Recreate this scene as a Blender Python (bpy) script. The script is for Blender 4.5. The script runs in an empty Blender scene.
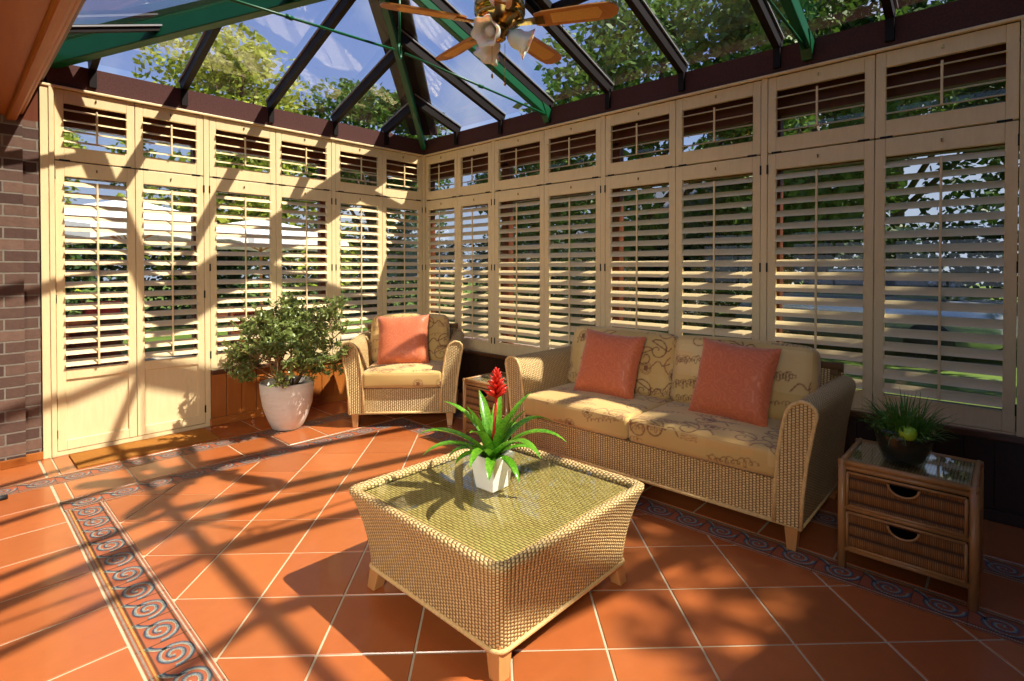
import bpy, math, random
from math import sin, cos, pi, radians, sqrt, atan2, floor as fl
from mathutils import Vector, Matrix
random.seed(7)
SC = bpy.context.scene
COL = SC.collection

# ------------------------------------------------------------------ helpers
class MB:
    def __init__(s): s.v=[]; s.f=[]; s.uv=[]; s.c=[]; s.sm=[]
    def add(s, verts, faces, uvs=None, cols=None, smooth=False):
        o=len(s.v); s.v.extend([tuple(v) for v in verts])
        for i,f in enumerate(faces):
            s.f.append([o+k for k in f])
            s.uv.append([uvs[k] for k in f] if uvs else None)
            s.c.append(cols[i] if cols else None); s.sm.append(smooth)
    def box(s,x0,x1,y0,y1,z0,z1,col=None,bev=0):
        X=[x0,x1];Y=[y0,y1];Z=[z0,z1]
        vs=[(X[i],Y[j],Z[k]) for k in (0,1) for j in (0,1) for i in (0,1)]
        fs=[(0,2,3,1),(4,5,7,6),(0,1,5,4),(2,6,7,3),(0,4,6,2),(1,3,7,5)]
        s.add(vs,fs,None,[col]*6 if col else None)
    def hexa(s,b,t,smooth=False):   # bottom quad, top quad
        s.add(list(b)+list(t),[(3,2,1,0),(4,5,6,7),(0,1,5,4),(1,2,6,5),(2,3,7,6),(3,0,4,7)],smooth=smooth)
    def beam(s,p,q,w,h,up=(0,0,1)):  # rectangular bar from p to q
        p=Vector(p);q=Vector(q);d=(q-p).normalized();u=Vector(up)
        x=d.cross(u);x=x.normalized() if x.length>1e-6 else Vector((1,0,0));y=x.cross(d).normalized()
        cs=[(-1,-1),(1,-1),(1,1),(-1,1)]
        b=[p+x*(a*w/2)+y*(c*h/2) for a,c in cs];t=[q+x*(a*w/2)+y*(c*h/2) for a,c in cs]
        s.hexa(b,t)
    def tube(s,pts,r,n=8,cap=True,cols=None):
        pts=[Vector(p) for p in pts];m=len(pts)
        rr=r if isinstance(r,(list,tuple)) else [r]*m
        vs=[];ref=None
        for i,p in enumerate(pts):
            a=pts[max(i-1,0)];b=pts[min(i+1,m-1)];d=(b-a)
            d=d.normalized() if d.length>1e-9 else Vector((0,0,1))
            if ref is None: ref=Vector((0,0,1)) if abs(d.z)<.9 else Vector((1,0,0))
            x=ref-d*ref.dot(d)
            x=x.normalized() if x.length>1e-6 else d.orthogonal().normalized()
            ref=x;y=d.cross(x)
            for k in range(n):
                t=2*pi*k/n;vs.append(p+(x*cos(t)+y*sin(t))*rr[i])
        fs=[(i*n+k,i*n+(k+1)%n,(i+1)*n+(k+1)%n,(i+1)*n+k) for i in range(m-1) for k in range(n)]
        if cap: fs+=[tuple(range(n-1,-1,-1)),tuple(range((m-1)*n,m*n))]
        s.add(vs,fs,smooth=True,cols=[cols]*len(fs) if cols else None)
    def loop(s,pts,r,n=6):    # closed tube
        pts=[Vector(p) for p in pts];m=len(pts);vs=[];c=sum(pts,Vector())/m
        for i,p in enumerate(pts):
            d=(pts[(i+1)%m]-pts[i-1]).normalized();x=(p-c);x=(x-d*x.dot(d)).normalized();y=d.cross(x)
            for k in range(n):
                t=2*pi*k/n;vs.append(p+(x*cos(t)+y*sin(t))*r)
        s.add(vs,[(i*n+k,i*n+(k+1)%n,((i+1)%m)*n+(k+1)%n,((i+1)%m)*n+k) for i in range(m) for k in range(n)],smooth=True)
    def lathe(s,prof,n=24,c=(0,0,0),smooth=True,wob=None,capb=True,capt=False):
        vs=[];m=len(prof)
        for i,(r,z) in enumerate(prof):
            for k in range(n):
                t=2*pi*k/n;w=wob(i,t) if wob else 1
                vs.append((c[0]+r*w*cos(t),c[1]+r*w*sin(t),c[2]+z))
        fs=[(i*n+k,i*n+(k+1)%n,(i+1)*n+(k+1)%n,(i+1)*n+k) for i in range(m-1) for k in range(n)]
        if capb: fs.append(tuple(range(n-1,-1,-1)))
        if capt: fs.append(tuple(range((m-1)*n,m*n)))
        s.add(vs,fs,smooth=smooth)
    def grid(s,P,UV=None,closed=False,smooth=True):
        a=len(P);b=len(P[0]);vs=[p for r in P for p in r]
        if UV:
            fs=[];us=[]
            o=len(s.v);s.v.extend([tuple(v) for v in vs])
            for i in range(a-1):
                for j in range(b-1 if not closed else b):
                    j2=(j+1)%b
                    s.f.append([o+i*b+j,o+i*b+j2,o+(i+1)*b+j2,o+(i+1)*b+j])
                    s.uv.append([UV[i][j],UV[i][j+1],UV[i+1][j+1],UV[i+1][j]]);s.c.append(None);s.sm.append(smooth)
        else:
            s.add(vs,[(i*b+j,i*b+(j+1)%b,(i+1)*b+(j+1)%b,(i+1)*b+j) for i in range(a-1) for j in range(b if closed else b-1)],smooth=smooth)
    def quad(s,a,b,c,d,uv=None,col=None):
        s.add([a,b,c,d],[(0,1,2,3)],uv,[col] if col else None)
    def xf(s,M):
        s.v=[tuple(M@Vector(v)) for v in s.v];return s
    def mesh(s,name):
        me=bpy.data.meshes.new(name);me.from_pydata(s.v,[],s.f)
        if any(u for u in s.uv):
            l=me.uv_layers.new(name='UV');k=0;data=[0.0]*(2*len(me.loops))
            for fi,f in enumerate(s.f):
                u=s.uv[fi]
                for j in range(len(f)):
                    if u: data[2*k],data[2*k+1]=u[j]
                    k+=1
            l.data.foreach_set('uv',data)
        if any(c for c in s.c):
            at=me.color_attributes.new('Col','FLOAT_COLOR','CORNER');k=0;data=[]
            for fi,f in enumerate(s.f):
                c=s.c[fi] or (1,1,1)
                for j in range(len(f)): data.extend((c[0],c[1],c[2],1))
            at.data.foreach_set('color',data)
        me.polygons.foreach_set('use_smooth',s.sm);me.update();return me
    def build(s,name,mat,parent=None,bevel=0,loc=None):
        me=s.mesh(name);o=bpy.data.objects.new(name,me);COL.objects.link(o)
        me.materials.append(mat)
        if parent: o.parent=parent
        if loc: o.location=loc
        if bevel:
            m=o.modifiers.new('bevel','BEVEL');m.width=bevel;m.segments=2;m.limit_method='ANGLE';m.angle_limit=radians(40)
        return o

def tag(o,label=None,cat=None,group=None,kind=None):
    if label:o['label']=label
    if cat:o['category']=cat
    if group:o['group']=group
    if kind:o['kind']=kind
    return o
def empty(name,loc,rz=0,label=None,cat=None,group=None):
    o=bpy.data.objects.new(name,None);COL.objects.link(o);o.location=loc;o.rotation_euler=(0,0,rz);o.empty_display_size=.1
    return tag(o,label,cat,group)
def struct(o): o['kind']='structure';return o
def kids(o): return [c for c in bpy.data.objects if c.parent==o]
def copy_tree(o,parent=None,ch=None):
    c=o.copy();COL.objects.link(c);c.parent=parent
    for k in kids(o): copy_tree(k,c)
    return c

# ------------------------------------------------------------------ materials
def srgb(r,g,b):
    f=lambda c:(c/12.92 if c<=.04045 else ((c+.055)/1.055)**2.4)
    return (f(r/255),f(g/255),f(b/255))
class NT:
    def __init__(s,name):
        s.m=bpy.data.materials.new(name);s.m.use_nodes=True;s.t=s.m.node_tree;s.t.nodes.clear()
        s.out=s.n('ShaderNodeOutputMaterial')
    def n(s,ty,**kw):
        x=s.t.nodes.new(ty)
        for k,v in kw.items(): setattr(x,k,v)
        return x
    def l(s,a,b): s.t.links.new(a,b)
    def val(s,sock,v):
        if hasattr(v,'is_output'): s.l(v,sock)
        else: sock.default_value=v
    def math(s,op,a,b=None,c=None):
        x=s.n('ShaderNodeMath',operation=op);s.val(x.inputs[0],a)
        if b is not None:s.val(x.inputs[1],b)
        if c is not None:s.val(x.inputs[2],c)
        return x.outputs[0]
    def mix(s,f,a,b,mode='MIX'):
        x=s.n('ShaderNodeMix',data_type='RGBA',blend_type=mode);s.val(x.inputs[0],f)
        for i,v in ((6,a),(7,b)):
            if isinstance(v,tuple): v=tuple(v[:3])+(1,)
            s.val(x.inputs[i],v)
        return x.outputs[2]
    def co(s,kind='Object'): return s.n('ShaderNodeTexCoord').outputs[kind]
    def mapping(s,v,scale=(1,1,1),rot=(0,0,0),loc=(0,0,0)):
        x=s.n('ShaderNodeMapping');s.l(v,x.inputs[0]);x.inputs['Scale'].default_value=scale;x.inputs['Rotation'].default_value=rot;x.inputs['Location'].default_value=loc
        return x.outputs[0]
    def noise(s,v,sc,det=3,rough=.5,dist=0):
        x=s.n('ShaderNodeTexNoise');s.l(v,x.inputs['Vector']);x.inputs['Scale'].default_value=sc;x.inputs['Detail'].default_value=det
        x.inputs['Roughness'].default_value=rough;x.inputs['Distortion'].default_value=dist
        return x.outputs[0]
    def ramp(s,f,stops):
        x=s.n('ShaderNodeValToRGB');s.l(f,x.inputs[0]);e=x.color_ramp.elements
        while len(e)<len(stops):e.new(.5)
        for i,(p,c) in enumerate(stops):e[i].position=p;e[i].color=tuple(c[:3])+(1,)
        return x.outputs[0]
    def bump(s,h,strength=.3,dist=.01):
        x=s.n('ShaderNodeBump');s.l(h,x.inputs['Height']);x.inputs['Strength'].default_value=strength;x.inputs['Distance'].default_value=dist
        return x.outputs[0]
    def bsdf(s,col,rough=.5,metal=0,normal=None,spec=.5,sheen=0,trans=0,coat=0,sub=0):
        x=s.n('ShaderNodeBsdfPrincipled')
        if isinstance(col,tuple): col=tuple(col[:3])+(1,)
        s.val(x.inputs['Base Color'],col);s.val(x.inputs['Roughness'],rough);x.inputs['Metallic'].default_value=metal
        x.inputs['Specular IOR Level'].default_value=spec;x.inputs['Sheen Weight'].default_value=sheen
        x.inputs['Transmission Weight'].default_value=trans;x.inputs['Coat Weight'].default_value=coat
        if normal is not None:s.l(normal,x.inputs['Normal'])
        s.l(x.outputs[0],s.out.inputs[0]);s.p=x;return s.m

def mat_plain(name,col,rough=.5,metal=0,spec=.5,coat=0,var=.12,nsc=8,bump=0):
    n=NT(name);v=n.co();f=n.noise(v,nsc,4)
    c=n.mix(f,tuple(x*(1-var) for x in col),tuple(min(1,x*(1+var)) for x in col))
    nm=n.bump(n.noise(v,nsc*12,3),bump,.003) if bump else None
    return n.bsdf(c,rough,metal,nm,spec,coat=coat)
def mat_wood(name,c1,c2,scale=(3,3,.6),nsc=9,rough=.45,coat=0,bump=.05):
    n=NT(name);v=n.mapping(n.co(),scale);f=n.noise(v,nsc,5,.6,1.2);g=n.noise(v,nsc*6,3,.6,.5)
    c=n.mix(f,c1,c2);c=n.mix(n.math('MULTIPLY',g,.25),c,tuple(x*.6 for x in c1))
    return n.bsdf(c,rough,0,n.bump(g,bump,.002),.4,coat=coat)
def mat_wicker(name,light,dark,gap,pu=.016,pv=.010,strength=.9,rows=False):
    n=NT(name);sx=n.n('ShaderNodeSeparateXYZ');n.l(n.co('UV'),sx.inputs[0])
    u=n.math('DIVIDE',sx.outputs[0],pu);v=n.math('DIVIDE',sx.outputs[1],pv)
    if rows: u,v=v,u                      # strands run along u, staggered cells
    col=n.math('FLOOR',u);vv=n.math('ADD',v,n.math('MULTIPLY',n.math('MODULO',n.math('ABSOLUTE',col),2.0),.5))
    a=n.math('SINE',n.math('MULTIPLY',n.math('FRACT',u),pi));b=n.math('SINE',n.math('MULTIPLY',n.math('FRACT',vv),pi))
    h=n.math('MULTIPLY',n.math('POWER',a,.9),n.math('POWER',b,.35 if rows else .6))
    cmb=n.n('ShaderNodeCombineXYZ');n.l(col,cmb.inputs[0]);n.l(n.math('FLOOR',vv),cmb.inputs[1])
    wn=n.n('ShaderNodeTexWhiteNoise');n.l(cmb.outputs[0],wn.inputs['Vector'])
    big=n.noise(n.co(),5,3)
    tint=n.mix(n.math('MULTIPLY_ADD',wn.outputs[0],.5,n.math('MULTIPLY',big,.5)),dark,light)
    f=n.ramp(h,[(0.0,(0,0,0)),(.28,(.3,.3,.3)),(.58,(1,1,1))])
    c=n.mix(f,gap,tint)
    return n.bsdf(c,.5,0,n.bump(h,strength,.006),.35)
def mat_glass(name,tint=(1,1,1),refl=1.0,dust=0.0,ior=1.5):
    n=NT(name);tr=n.n('ShaderNodeBsdfTransparent');tr.inputs[0].default_value=tint+(1,)
    gl=n.n('ShaderNodeBsdfGlossy');gl.inputs['Roughness'].default_value=.02
    lw=n.n('ShaderNodeLayerWeight');lw.inputs[0].default_value=.5
    fr=n.math('MULTIPLY_ADD',n.math('POWER',lw.outputs['Facing'],5.0),.9,.04)
    m=n.n('ShaderNodeMixShader');n.l(n.math('MULTIPLY',fr,refl),m.inputs[0]);n.l(tr.outputs[0],m.inputs[1]);n.l(gl.outputs[0],m.inputs[2])
    res=m.outputs[0]
    if dust:
        df=n.n('ShaderNodeBsdfDiffuse');df.inputs[0].default_value=(.8,.8,.75,1)
        f=n.noise(n.co(),60,5,.7);g=n.noise(n.co(),2,3)
        m2=n.n('ShaderNodeMixShader');n.l(n.math('MULTIPLY',n.math('MULTIPLY',f,g),dust),m2.inputs[0]);n.l(res,m2.inputs[1]);n.l(df.outputs[0],m2.inputs[2]);res=m2.outputs[0]
    n.l(res,n.out.inputs[0]);return n.m
def mat_attr(name,rough=.5,bump=0,nsc=30,spec=.5,var=.1,sheen=0,coat=0):
    n=NT(name);a=n.n('ShaderNodeAttribute',attribute_name='Col')
    f=n.noise(n.co(),nsc,4,.6)
    c=n.mix(n.math('MULTIPLY',f,var*2),a.outputs[0],(0,0,0),'MIX')
    nm=n.bump(f,bump,.002) if bump else None
    return n.bsdf(c,rough,0,nm,spec,sheen=sheen,coat=coat)
def mat_leaf(name,c1,c2,rough=.4,trans=.35,spec=.5,nsc=3):
    n=NT(name);f=n.noise(n.co(),nsc,4,.6);g=n.noise(n.co(),nsc*12,2)
    c=n.mix(n.ramp(n.math('MULTIPLY_ADD',g,.5,n.math('MULTIPLY',f,.5)),[(.35,(0,0,0)),(.65,(1,1,1))]),c1,c2)
    n.bsdf(c,rough,0,None,spec)
    tl=n.n('ShaderNodeBsdfTranslucent');n.l(c,tl.inputs[0])
    m=n.n('ShaderNodeMixShader');m.inputs[0].default_value=trans;n.l(n.p.outputs[0],m.inputs[1]);n.l(tl.outputs[0],m.inputs[2]);n.l(m.outputs[0],n.out.inputs[0])
    return n.m

M={}
M['pine']=mat_wood('pale_pine',srgb(224,196,144),srgb(240,218,172),(5,5,.8),5,.42)
M['slat']=mat_wood('pale_slat',srgb(222,196,148),srgb(238,216,172),(.8,5,5),5,.4)
M['mahog']=mat_wood('mahogany',srgb(84,40,22),srgb(120,62,34),(3,3,.6),7,.4)
M['dark']=mat_plain('bronze_metal',srgb(26,18,15),.55,0,.2)
M['sealg']=mat_plain('glazing_seal',srgb(150,150,150),.4,.3)
M['eave']=mat_plain('eave_board',srgb(82,52,48),.8,0,.2,var=.5,nsc=90,bump=.3)
M['green']=mat_plain('green_paint',srgb(6,84,46),.38,0,.4)
M['soffit']=mat_wood('soffit_timber',srgb(152,82,22),srgb(184,110,38),(4,.5,4),3,.45,.0)
M['skirt']=mat_wood('dado_timber',srgb(150,84,34),srgb(186,112,50),(5,5,.6),4,.3,.3)
M['dado2']=mat_wood('shaded_dado',srgb(40,24,16),srgb(58,34,20),(5,5,.6),4,.45,0)  # dado timber for the right wall, corner shade put into its colour
M['darksill']=mat_wood('dark_sill',srgb(74,44,24),srgb(100,62,34),(1,1,3),5,.3,.2)
M['blackm']=mat_plain('black_hinge',srgb(28,26,26),.4,.6)
M['brass']=mat_plain('polished_brass',srgb(190,150,80),.18,1,var=.2,nsc=20)
M['wicker']=mat_wicker('honey_rattan',srgb(234,204,146),srgb(208,172,112),srgb(112,80,46),.0165,.013)
M['wickf']=mat_wicker('honey_rattan_fine',srgb(222,188,132),srgb(192,152,98),srgb(112,80,44),.012,.010,.6)
M['wicktop']=mat_wicker('rattan_top',srgb(222,192,120),srgb(190,156,88),srgb(84,62,26),.035,.0125,.9,True)
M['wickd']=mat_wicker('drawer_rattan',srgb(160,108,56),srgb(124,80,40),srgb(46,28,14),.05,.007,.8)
M['braidp']=mat_plain('braid_edge',srgb(216,180,120),.5,var=.35,nsc=70,bump=.6)
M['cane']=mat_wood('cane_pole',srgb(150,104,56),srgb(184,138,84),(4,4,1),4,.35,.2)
M['legwood']=mat_wood('leg_wood',srgb(176,122,68),srgb(204,150,92),(5,5,.8),5,.35,.2)
M['tglass']=mat_glass('table_glass',(.93,.96,.93),1.1)
M['rglass']=mat_glass('roof_glass',(.93,.96,1.0),2.6,.14)
M['wglass']=mat_glass('window_glass',(.96,.98,.97),1.0)
M['tile']=mat_attr('terracotta_tile',.26,.12,14,.5,.10,coat=.15)
M['mosaic']=mat_attr('mosaic_stone',.45,0,40,.4,.10)
M['grout']=mat_plain('grout',srgb(184,168,138),.8,var=.15,nsc=12)
M['fabric']=mat_attr('script_fabric',.8,.25,260,.2,.08,sheen=.2)
n=NT('terracotta_damask');v=n.co();vo=n.n('ShaderNodeTexVoronoi',feature='SMOOTH_F1');n.l(n.mapping(v,(1,1,1)),vo.inputs['Vector']);vo.inputs['Scale'].default_value=15
wv=n.math('SINE',n.math('MULTIPLY',n.math('ADD',vo.outputs['Distance'],n.noise(v,7,2,.5,1.5)),34))
f=n.ramp(wv,[(.45,(0,0,0)),(.6,(1,1,1))]);c=n.mix(f,srgb(192,100,60),srgb(200,109,68))
M['damask']=n.bsdf(c,n.math('MULTIPLY_ADD',f,-.2,.6),0,n.bump(n.noise(v,300,2),.2,.001),.4,sheen=.3)
M['piping']=mat_plain('piping_cord',srgb(196,160,104),.7)
M['ceramic']=mat_plain('white_ceramic',srgb(238,234,222),.25,0,.5,var=.02)
n=NT('stone_pot');v=n.mapping(n.co(),(1,1,4));f=n.noise(v,6,5,.7,.6);c=n.mix(f,srgb(198,186,168),srgb(242,236,226))
M['pot']=n.bsdf(c,.6,0,n.bump(f,.4,.006),.3)
M['soil']=mat_plain('soil',srgb(60,38,24),.95,var=.5,nsc=60,bump=.8)
M['jade']=mat_leaf('shrub_leaf',srgb(62,88,34),srgb(172,180,104),.28,.3,.6,30)
M['bark']=mat_plain('woody_stem',srgb(132,100,64),.8,var=.3,nsc=30,bump=.5)
M['brom']=mat_leaf('bromeliad_leaf',srgb(62,130,26),srgb(134,190,54),.25,.35,.6,8)
M['bromred']=mat_leaf('red_bract',srgb(190,18,18),srgb(236,70,44),.35,.3,.5,20)
M['grass']=mat_leaf('pot_grass',srgb(44,84,26),srgb(104,150,50),.4,.3,.4,12)
M['apple']=mat_plain('green_apple',srgb(150,190,50),.25,var=.15,nsc=12)
M['bowl']=mat_glass('bowl_glass',(.80,.88,.84),1.2)
M['opal']=NT('opal_glass').bsdf(srgb(246,240,228),.25,0,None,.5);M['opal'].node_tree.nodes['Principled BSDF'].inputs['Subsurface Weight'].default_value=.4
n=NT('coir');f=n.noise(n.co(),160,4,.7);g=n.noise(n.co(),5,3);c=n.mix(n.math('MULTIPLY_ADD',f,.7,n.math('MULTIPLY',g,.3)),srgb(118,72,26),srgb(206,140,66))
M['coir']=n.bsdf(c,.95,0,n.bump(f,1,.01),.1)
n=NT('brickwork');sx=n.n('ShaderNodeSeparateXYZ');n.l(n.co(),sx.inputs[0]);cb=n.n('ShaderNodeCombineXYZ')
n.l(n.math('ADD',sx.outputs[0],sx.outputs[1]),cb.inputs[0]);n.l(sx.outputs[2],cb.inputs[1])
br=n.n('ShaderNodeTexBrick');n.l(cb.outputs[0],br.inputs['Vector']);br.inputs['Scale'].default_value=1;br.inputs['Brick Width'].default_value=.225;br.inputs['Row Height'].default_value=.075
br.inputs['Mortar Size'].default_value=.006;br.inputs['Mortar Smooth'].default_value=.2;br.inputs['Bias'].default_value=-.1
br.inputs['Color1'].default_value=srgb(126,98,82)+(1,);br.inputs['Color2'].default_value=srgb(70,50,44)+(1,);br.inputs['Mortar'].default_value=srgb(140,130,116)+(1,)
f=n.noise(n.co(),22,5,.7);c=n.mix(n.math('MULTIPLY',f,.6),br.outputs[0],srgb(60,44,44),'MIX')
hh=n.math('SUBTRACT',n.math('MULTIPLY',f,.4),br.outputs['Fac'])
M['brick']=n.bsdf(c,.85,0,n.bump(hh,.8,.012),.2)
n=NT('lawn_grass');f=n.noise(n.co(),2.5,6,.7);c=n.mix(f,srgb(52,76,26),srgb(112,132,56));M['lawn']=n.bsdf(c,.9,0,n.bump(n.noise(n.co(),40,4),.6,.03),.2)
M['paving']=mat_plain('paving',srgb(170,160,146),.85,var=.2,nsc=4)
M['canvas']=mat_plain('white_canvas',srgb(236,236,236),.8,var=.04)
M['redc']=mat_plain('red_fabric',srgb(170,40,44),.8)
M['render']=mat_plain('white_render',srgb(226,226,224),.8,var=.05)
M['slate']=mat_plain('slate_roof',srgb(98,100,110),.7,var=.2)
M['carp']=mat_plain('silver_paint',srgb(176,182,190),.2,.6)
M['cargl']=mat_plain('car_glass',srgb(30,36,42),.08)
M['rubber']=mat_plain('black_rubber',srgb(18,18,18),.6)
M['tleafA']=mat_leaf('tree_leaf_yellow',srgb(92,112,28),srgb(182,188,74),.5,.35,.3,.7)
M['tleafB']=mat_leaf('tree_leaf_green',srgb(40,70,24),srgb(110,142,54),.5,.3,.3,.7)
M['tleafC']=mat_leaf('tree_leaf_dark',srgb(22,44,18),srgb(62,92,38),.5,.25,.3,.7)
M['barkd']=mat_plain('tree_bark',srgb(84,68,52),.9,var=.3,nsc=6,bump=.6)
M['fanwood']=mat_wood('fan_wood',srgb(184,118,48),srgb(216,156,78),(1,5,5),4,.3,.3)
M['fancane']=mat_plain('fan_cane',srgb(232,184,92),.5,var=.2,nsc=120,bump=.5)
M['plaster']=mat_plain('inner_plaster',srgb(190,170,140),.8)

# ------------------------------------------------------------------ camera
cam=bpy.data.cameras.new('camera');co=bpy.data.objects.new('camera',cam);COL.objects.link(co);SC.camera=co
cam.sensor_width=36;cam.lens=532/1024*36;cam.shift_y=-(340.5-274)/1024;cam.clip_start=.05;cam.clip_end=300
yaw=.7525;pt=-.0125
F=Vector((cos(yaw)*cos(pt),sin(yaw)*cos(pt),sin(pt)));co.location=(-3.703,-4.821,1.313)
co.rotation_euler=F.to_track_quat('-Z','Y').to_euler()

# ------------------------------------------------------------------ floor
YB=-6.6; XH=-7.0
def clip(poly,x0,x1,y0,y1):
    for ax,lim,sg in ((0,x0,1),(0,x1,-1),(1,y0,1),(1,y1,-1)):
        out=[]
        for i in range(len(poly)):
            a=poly[i-1];b=poly[i];da=(a[ax]-lim)*sg;db=(b[ax]-lim)*sg
            if da*db<0: t=da/(da-db);out.append((a[0]+(b[0]-a[0])*t,a[1]+(b[1]-a[1])*t))
            if db>=0: out.append(b)
        poly=out
        if len(poly)<3:return None
    return poly
tl=MB()
def tcol():
    k=random.uniform(.84,1.08);h=random.uniform(-.04,.04)
    c=srgb(178,99,52);return (c[0]*k,c[1]*k*(1+h),c[2]*k*(1+h))
def area(p): return abs(sum(p[i-1][0]*p[i][1]-p[i][0]*p[i-1][1] for i in range(len(p))))/2
def tile(poly):
    if poly is None or area(poly)<1e-4:return
    if sum(poly[i-1][0]*poly[i][1]-poly[i][0]*poly[i-1][1] for i in range(len(poly)))<0: poly=poly[::-1]
    n=len(poly);cx=sum(p[0] for p in poly)/n;cy=sum(p[1] for p in poly)/n;c=tcol()
    inn=[]
    for x,y in poly:
        d=sqrt((x-cx)**2+(y-cy)**2)+1e-9;k=max(0,1-.003/d);inn.append((cx+(x-cx)*k,cy+(y-cy)*k))
    vs=[(x,y,-.003) for x,y in poly]+[(x,y,0) for x,y in inn]
    tl.add(vs,[tuple(range(n,2*n))]+[(i,(i+1)%n,n+(i+1)%n,n+i) for i in range(n)],None,[c]*(n+1))
def rect_tiles(x0,x1,y0,y1,xs,ys,g=.0045):
    X=[x0]+[x for x in sorted(xs) if x0+.01<x<x1-.01]+[x1];Y=[y0]+[y for y in sorted(ys) if y0+.01<y<y1-.01]+[y1]
    for i in range(len(X)-1):
        for j in range(len(Y)-1):
            tile([(X[i]+g,Y[j]+g),(X[i+1]-g,Y[j]+g),(X[i+1]-g,Y[j+1]-g),(X[i]+g,Y[j+1]-g)])
S0=-5.505;D0=2.13;ST=.466;g=.0045
for i in range(-14,16):
    for j in range(-14,16):
        s0=S0+i*ST+g*1.2;s1=S0+(i+1)*ST-g*1.2;d0=D0+j*ST+g*1.2;d1=D0+(j+1)*ST-g*1.2
        q=[((s+d)/2,(s-d)/2) for s,d in ((s0,d0),(s1,d0),(s1,d1),(s0,d1))]
        tile(clip(q,-3.095,-1.155,YB,-1.125))
g31=[-3.21+.31*k for k in range(-14,14)]
gy=[-.95-.33*k for k in range(-3,20)]
rect_tiles(-3.27,-.64,-.945,-.615,g31,[])                    # between the two mosaic strips
rect_tiles(-.975,-.645,YB,-.945,[],gy)
rect_tiles(-3.27,-.0,-.44,.0,g31,[])                          # beside the back wall
rect_tiles(-.465,.0,YB,-.44,[],gy)
rect_tiles(XH,-3.275,YB,-.615,[-3.61-.62*k for k in range(7)],gy)
rect_tiles(XH,-3.275,-.44,.0,[-3.61-.62*k for k in range(7)],[])
fo=struct(tl.build('floor',M['tile']))
gb=MB();gb.box(XH,.0,YB,.0,-.05,-.0035);struct(gb.build('floor_grout',M['grout']))
# mosaic border tile, local square 0..1 : wave runs along +u, v across
LB=srgb(142,158,160);WH=srgb(190,182,158);NV=srgb(74,84,98);GR=srgb(150,146,130);YL=srgb(206,160,84);DK=srgb(90,66,48);TC=srgb(164,90,60)
TQ=[]
def tess(cx,cy,ang,l,w,c):
    ca,sa=cos(ang),sin(ang)
    TQ.append(([(cx+ca*a-sa*b,cy+sa*a+ca*b) for a,b in ((-l,-w),(l,-w),(l,w),(-l,w))],c))
for v,c,nn in ((.045,GR,22),(.115,YL,20),(.175,DK,20),(.93,WH,22),(.865,DK,20)):
    for k in range(nn): tess((k+.5)/nn,v,0,.36/nn,.019,c)
cu,cv=.56,.53
for strand,(off,c,w) in enumerate(((0,LB,.026),(.062,NV,.020),(-.05,WH,.017))):
    t=.6
    while t<2*pi*2.1:
        r=.04+.0245*t+off*.5
        if r>.02:
            x=cu+r*cos(-t+.4)*1.08;y=cv+r*sin(-t+.4)*.98;tess(x,y,-t+.4-pi/2,.022,w,c)
            t+=.052/max(r,.05)
        else: t+=.3
for off,c in ((0,LB),(.05,NV),(-.045,WH)):
    for k in range(13):
        t=k/12;x=.02+.30*t;y=.20+off*.9+.30*t**1.8;tess(x,y,atan2(.54*t**.8,.30),.020,.02,c)
mo=MB();mb2=MB()
def border(u0,u1,v0,v1,axis,flip=False):
    L=abs(u1-u0);nt=max(1,round(L/.17));w=L/nt;z=.0008
    if axis=='x': base=[(min(u0,u1),v0),(max(u0,u1),v0),(max(u0,u1),v1),(min(u0,u1),v1)]
    else: base=[(v0,min(u0,u1)),(v1,min(u0,u1)),(v1,max(u0,u1)),(v0,max(u0,u1))]
    n=base;lo=(min(p[0] for p in n),min(p[1] for p in n));hi=(max(p[0] for p in n),max(p[1] for p in n))
    mo.quad((lo[0],lo[1],-.001),(hi[0],lo[1],-.001),(hi[0],hi[1],-.001),(lo[0],hi[1],-.001),None,TC)
    for k in range(nt):
        if axis=='x': mo.box(u0+k*w-.0015,u0+k*w+.0015,min(v0,v1),max(v0,v1),-.002,.0003,DK)
        else: mo.box(min(v0,v1),max(v0,v1),u0-k*w-.0015,u0-k*w+.0015,-.002,.0003,DK)
        for q,c in TQ:
            kk=random.uniform(.8,1.15);c2=tuple(min(1,x*kk) for x in c);P=[]
            for a,b in q:
                if axis=='x': P.append((u0+(k+a)*w,v0+(v1-v0)*b,z))
                else: P.append((v0+(v1-v0)*b,u0+(u1-u0)*(k+a)/nt,z))
            s=sum(P[i-1][0]*P[i][1]-P[i][0]*P[i-1][1] for i in range(4))
            if s<0:P=P[::-1]
            mo.quad(*P,None,c2)
border(-1.12,YB,-3.27,-3.10,'y')
border(-3.27,-.98,-.95,-1.12,'x')
border(-1.12,YB,-.98,-1.15,'y')
border(-4.8,-.47,-.44,-.61,'x')
border(-.61,YB,-.47,-.64,'y')
struct(mo.build('trim_1',M['mosaic']))

# ------------------------------------------------------------------ shell walls
w=MB();w.box(XH,-3.255,.0,.30,-.05,2.30);w.box(XH,-3.34,-.05,.0,0,2.30);struct(w.build('wall_left',M['brick']))
w=MB();w.box(XH,-3.34,-.065,-.05,0,.055);w.box(-3.34,-3.25,-.015,.0,0,.055);struct(w.build('baseboard_left',M['skirt'],bevel=.004))
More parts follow.
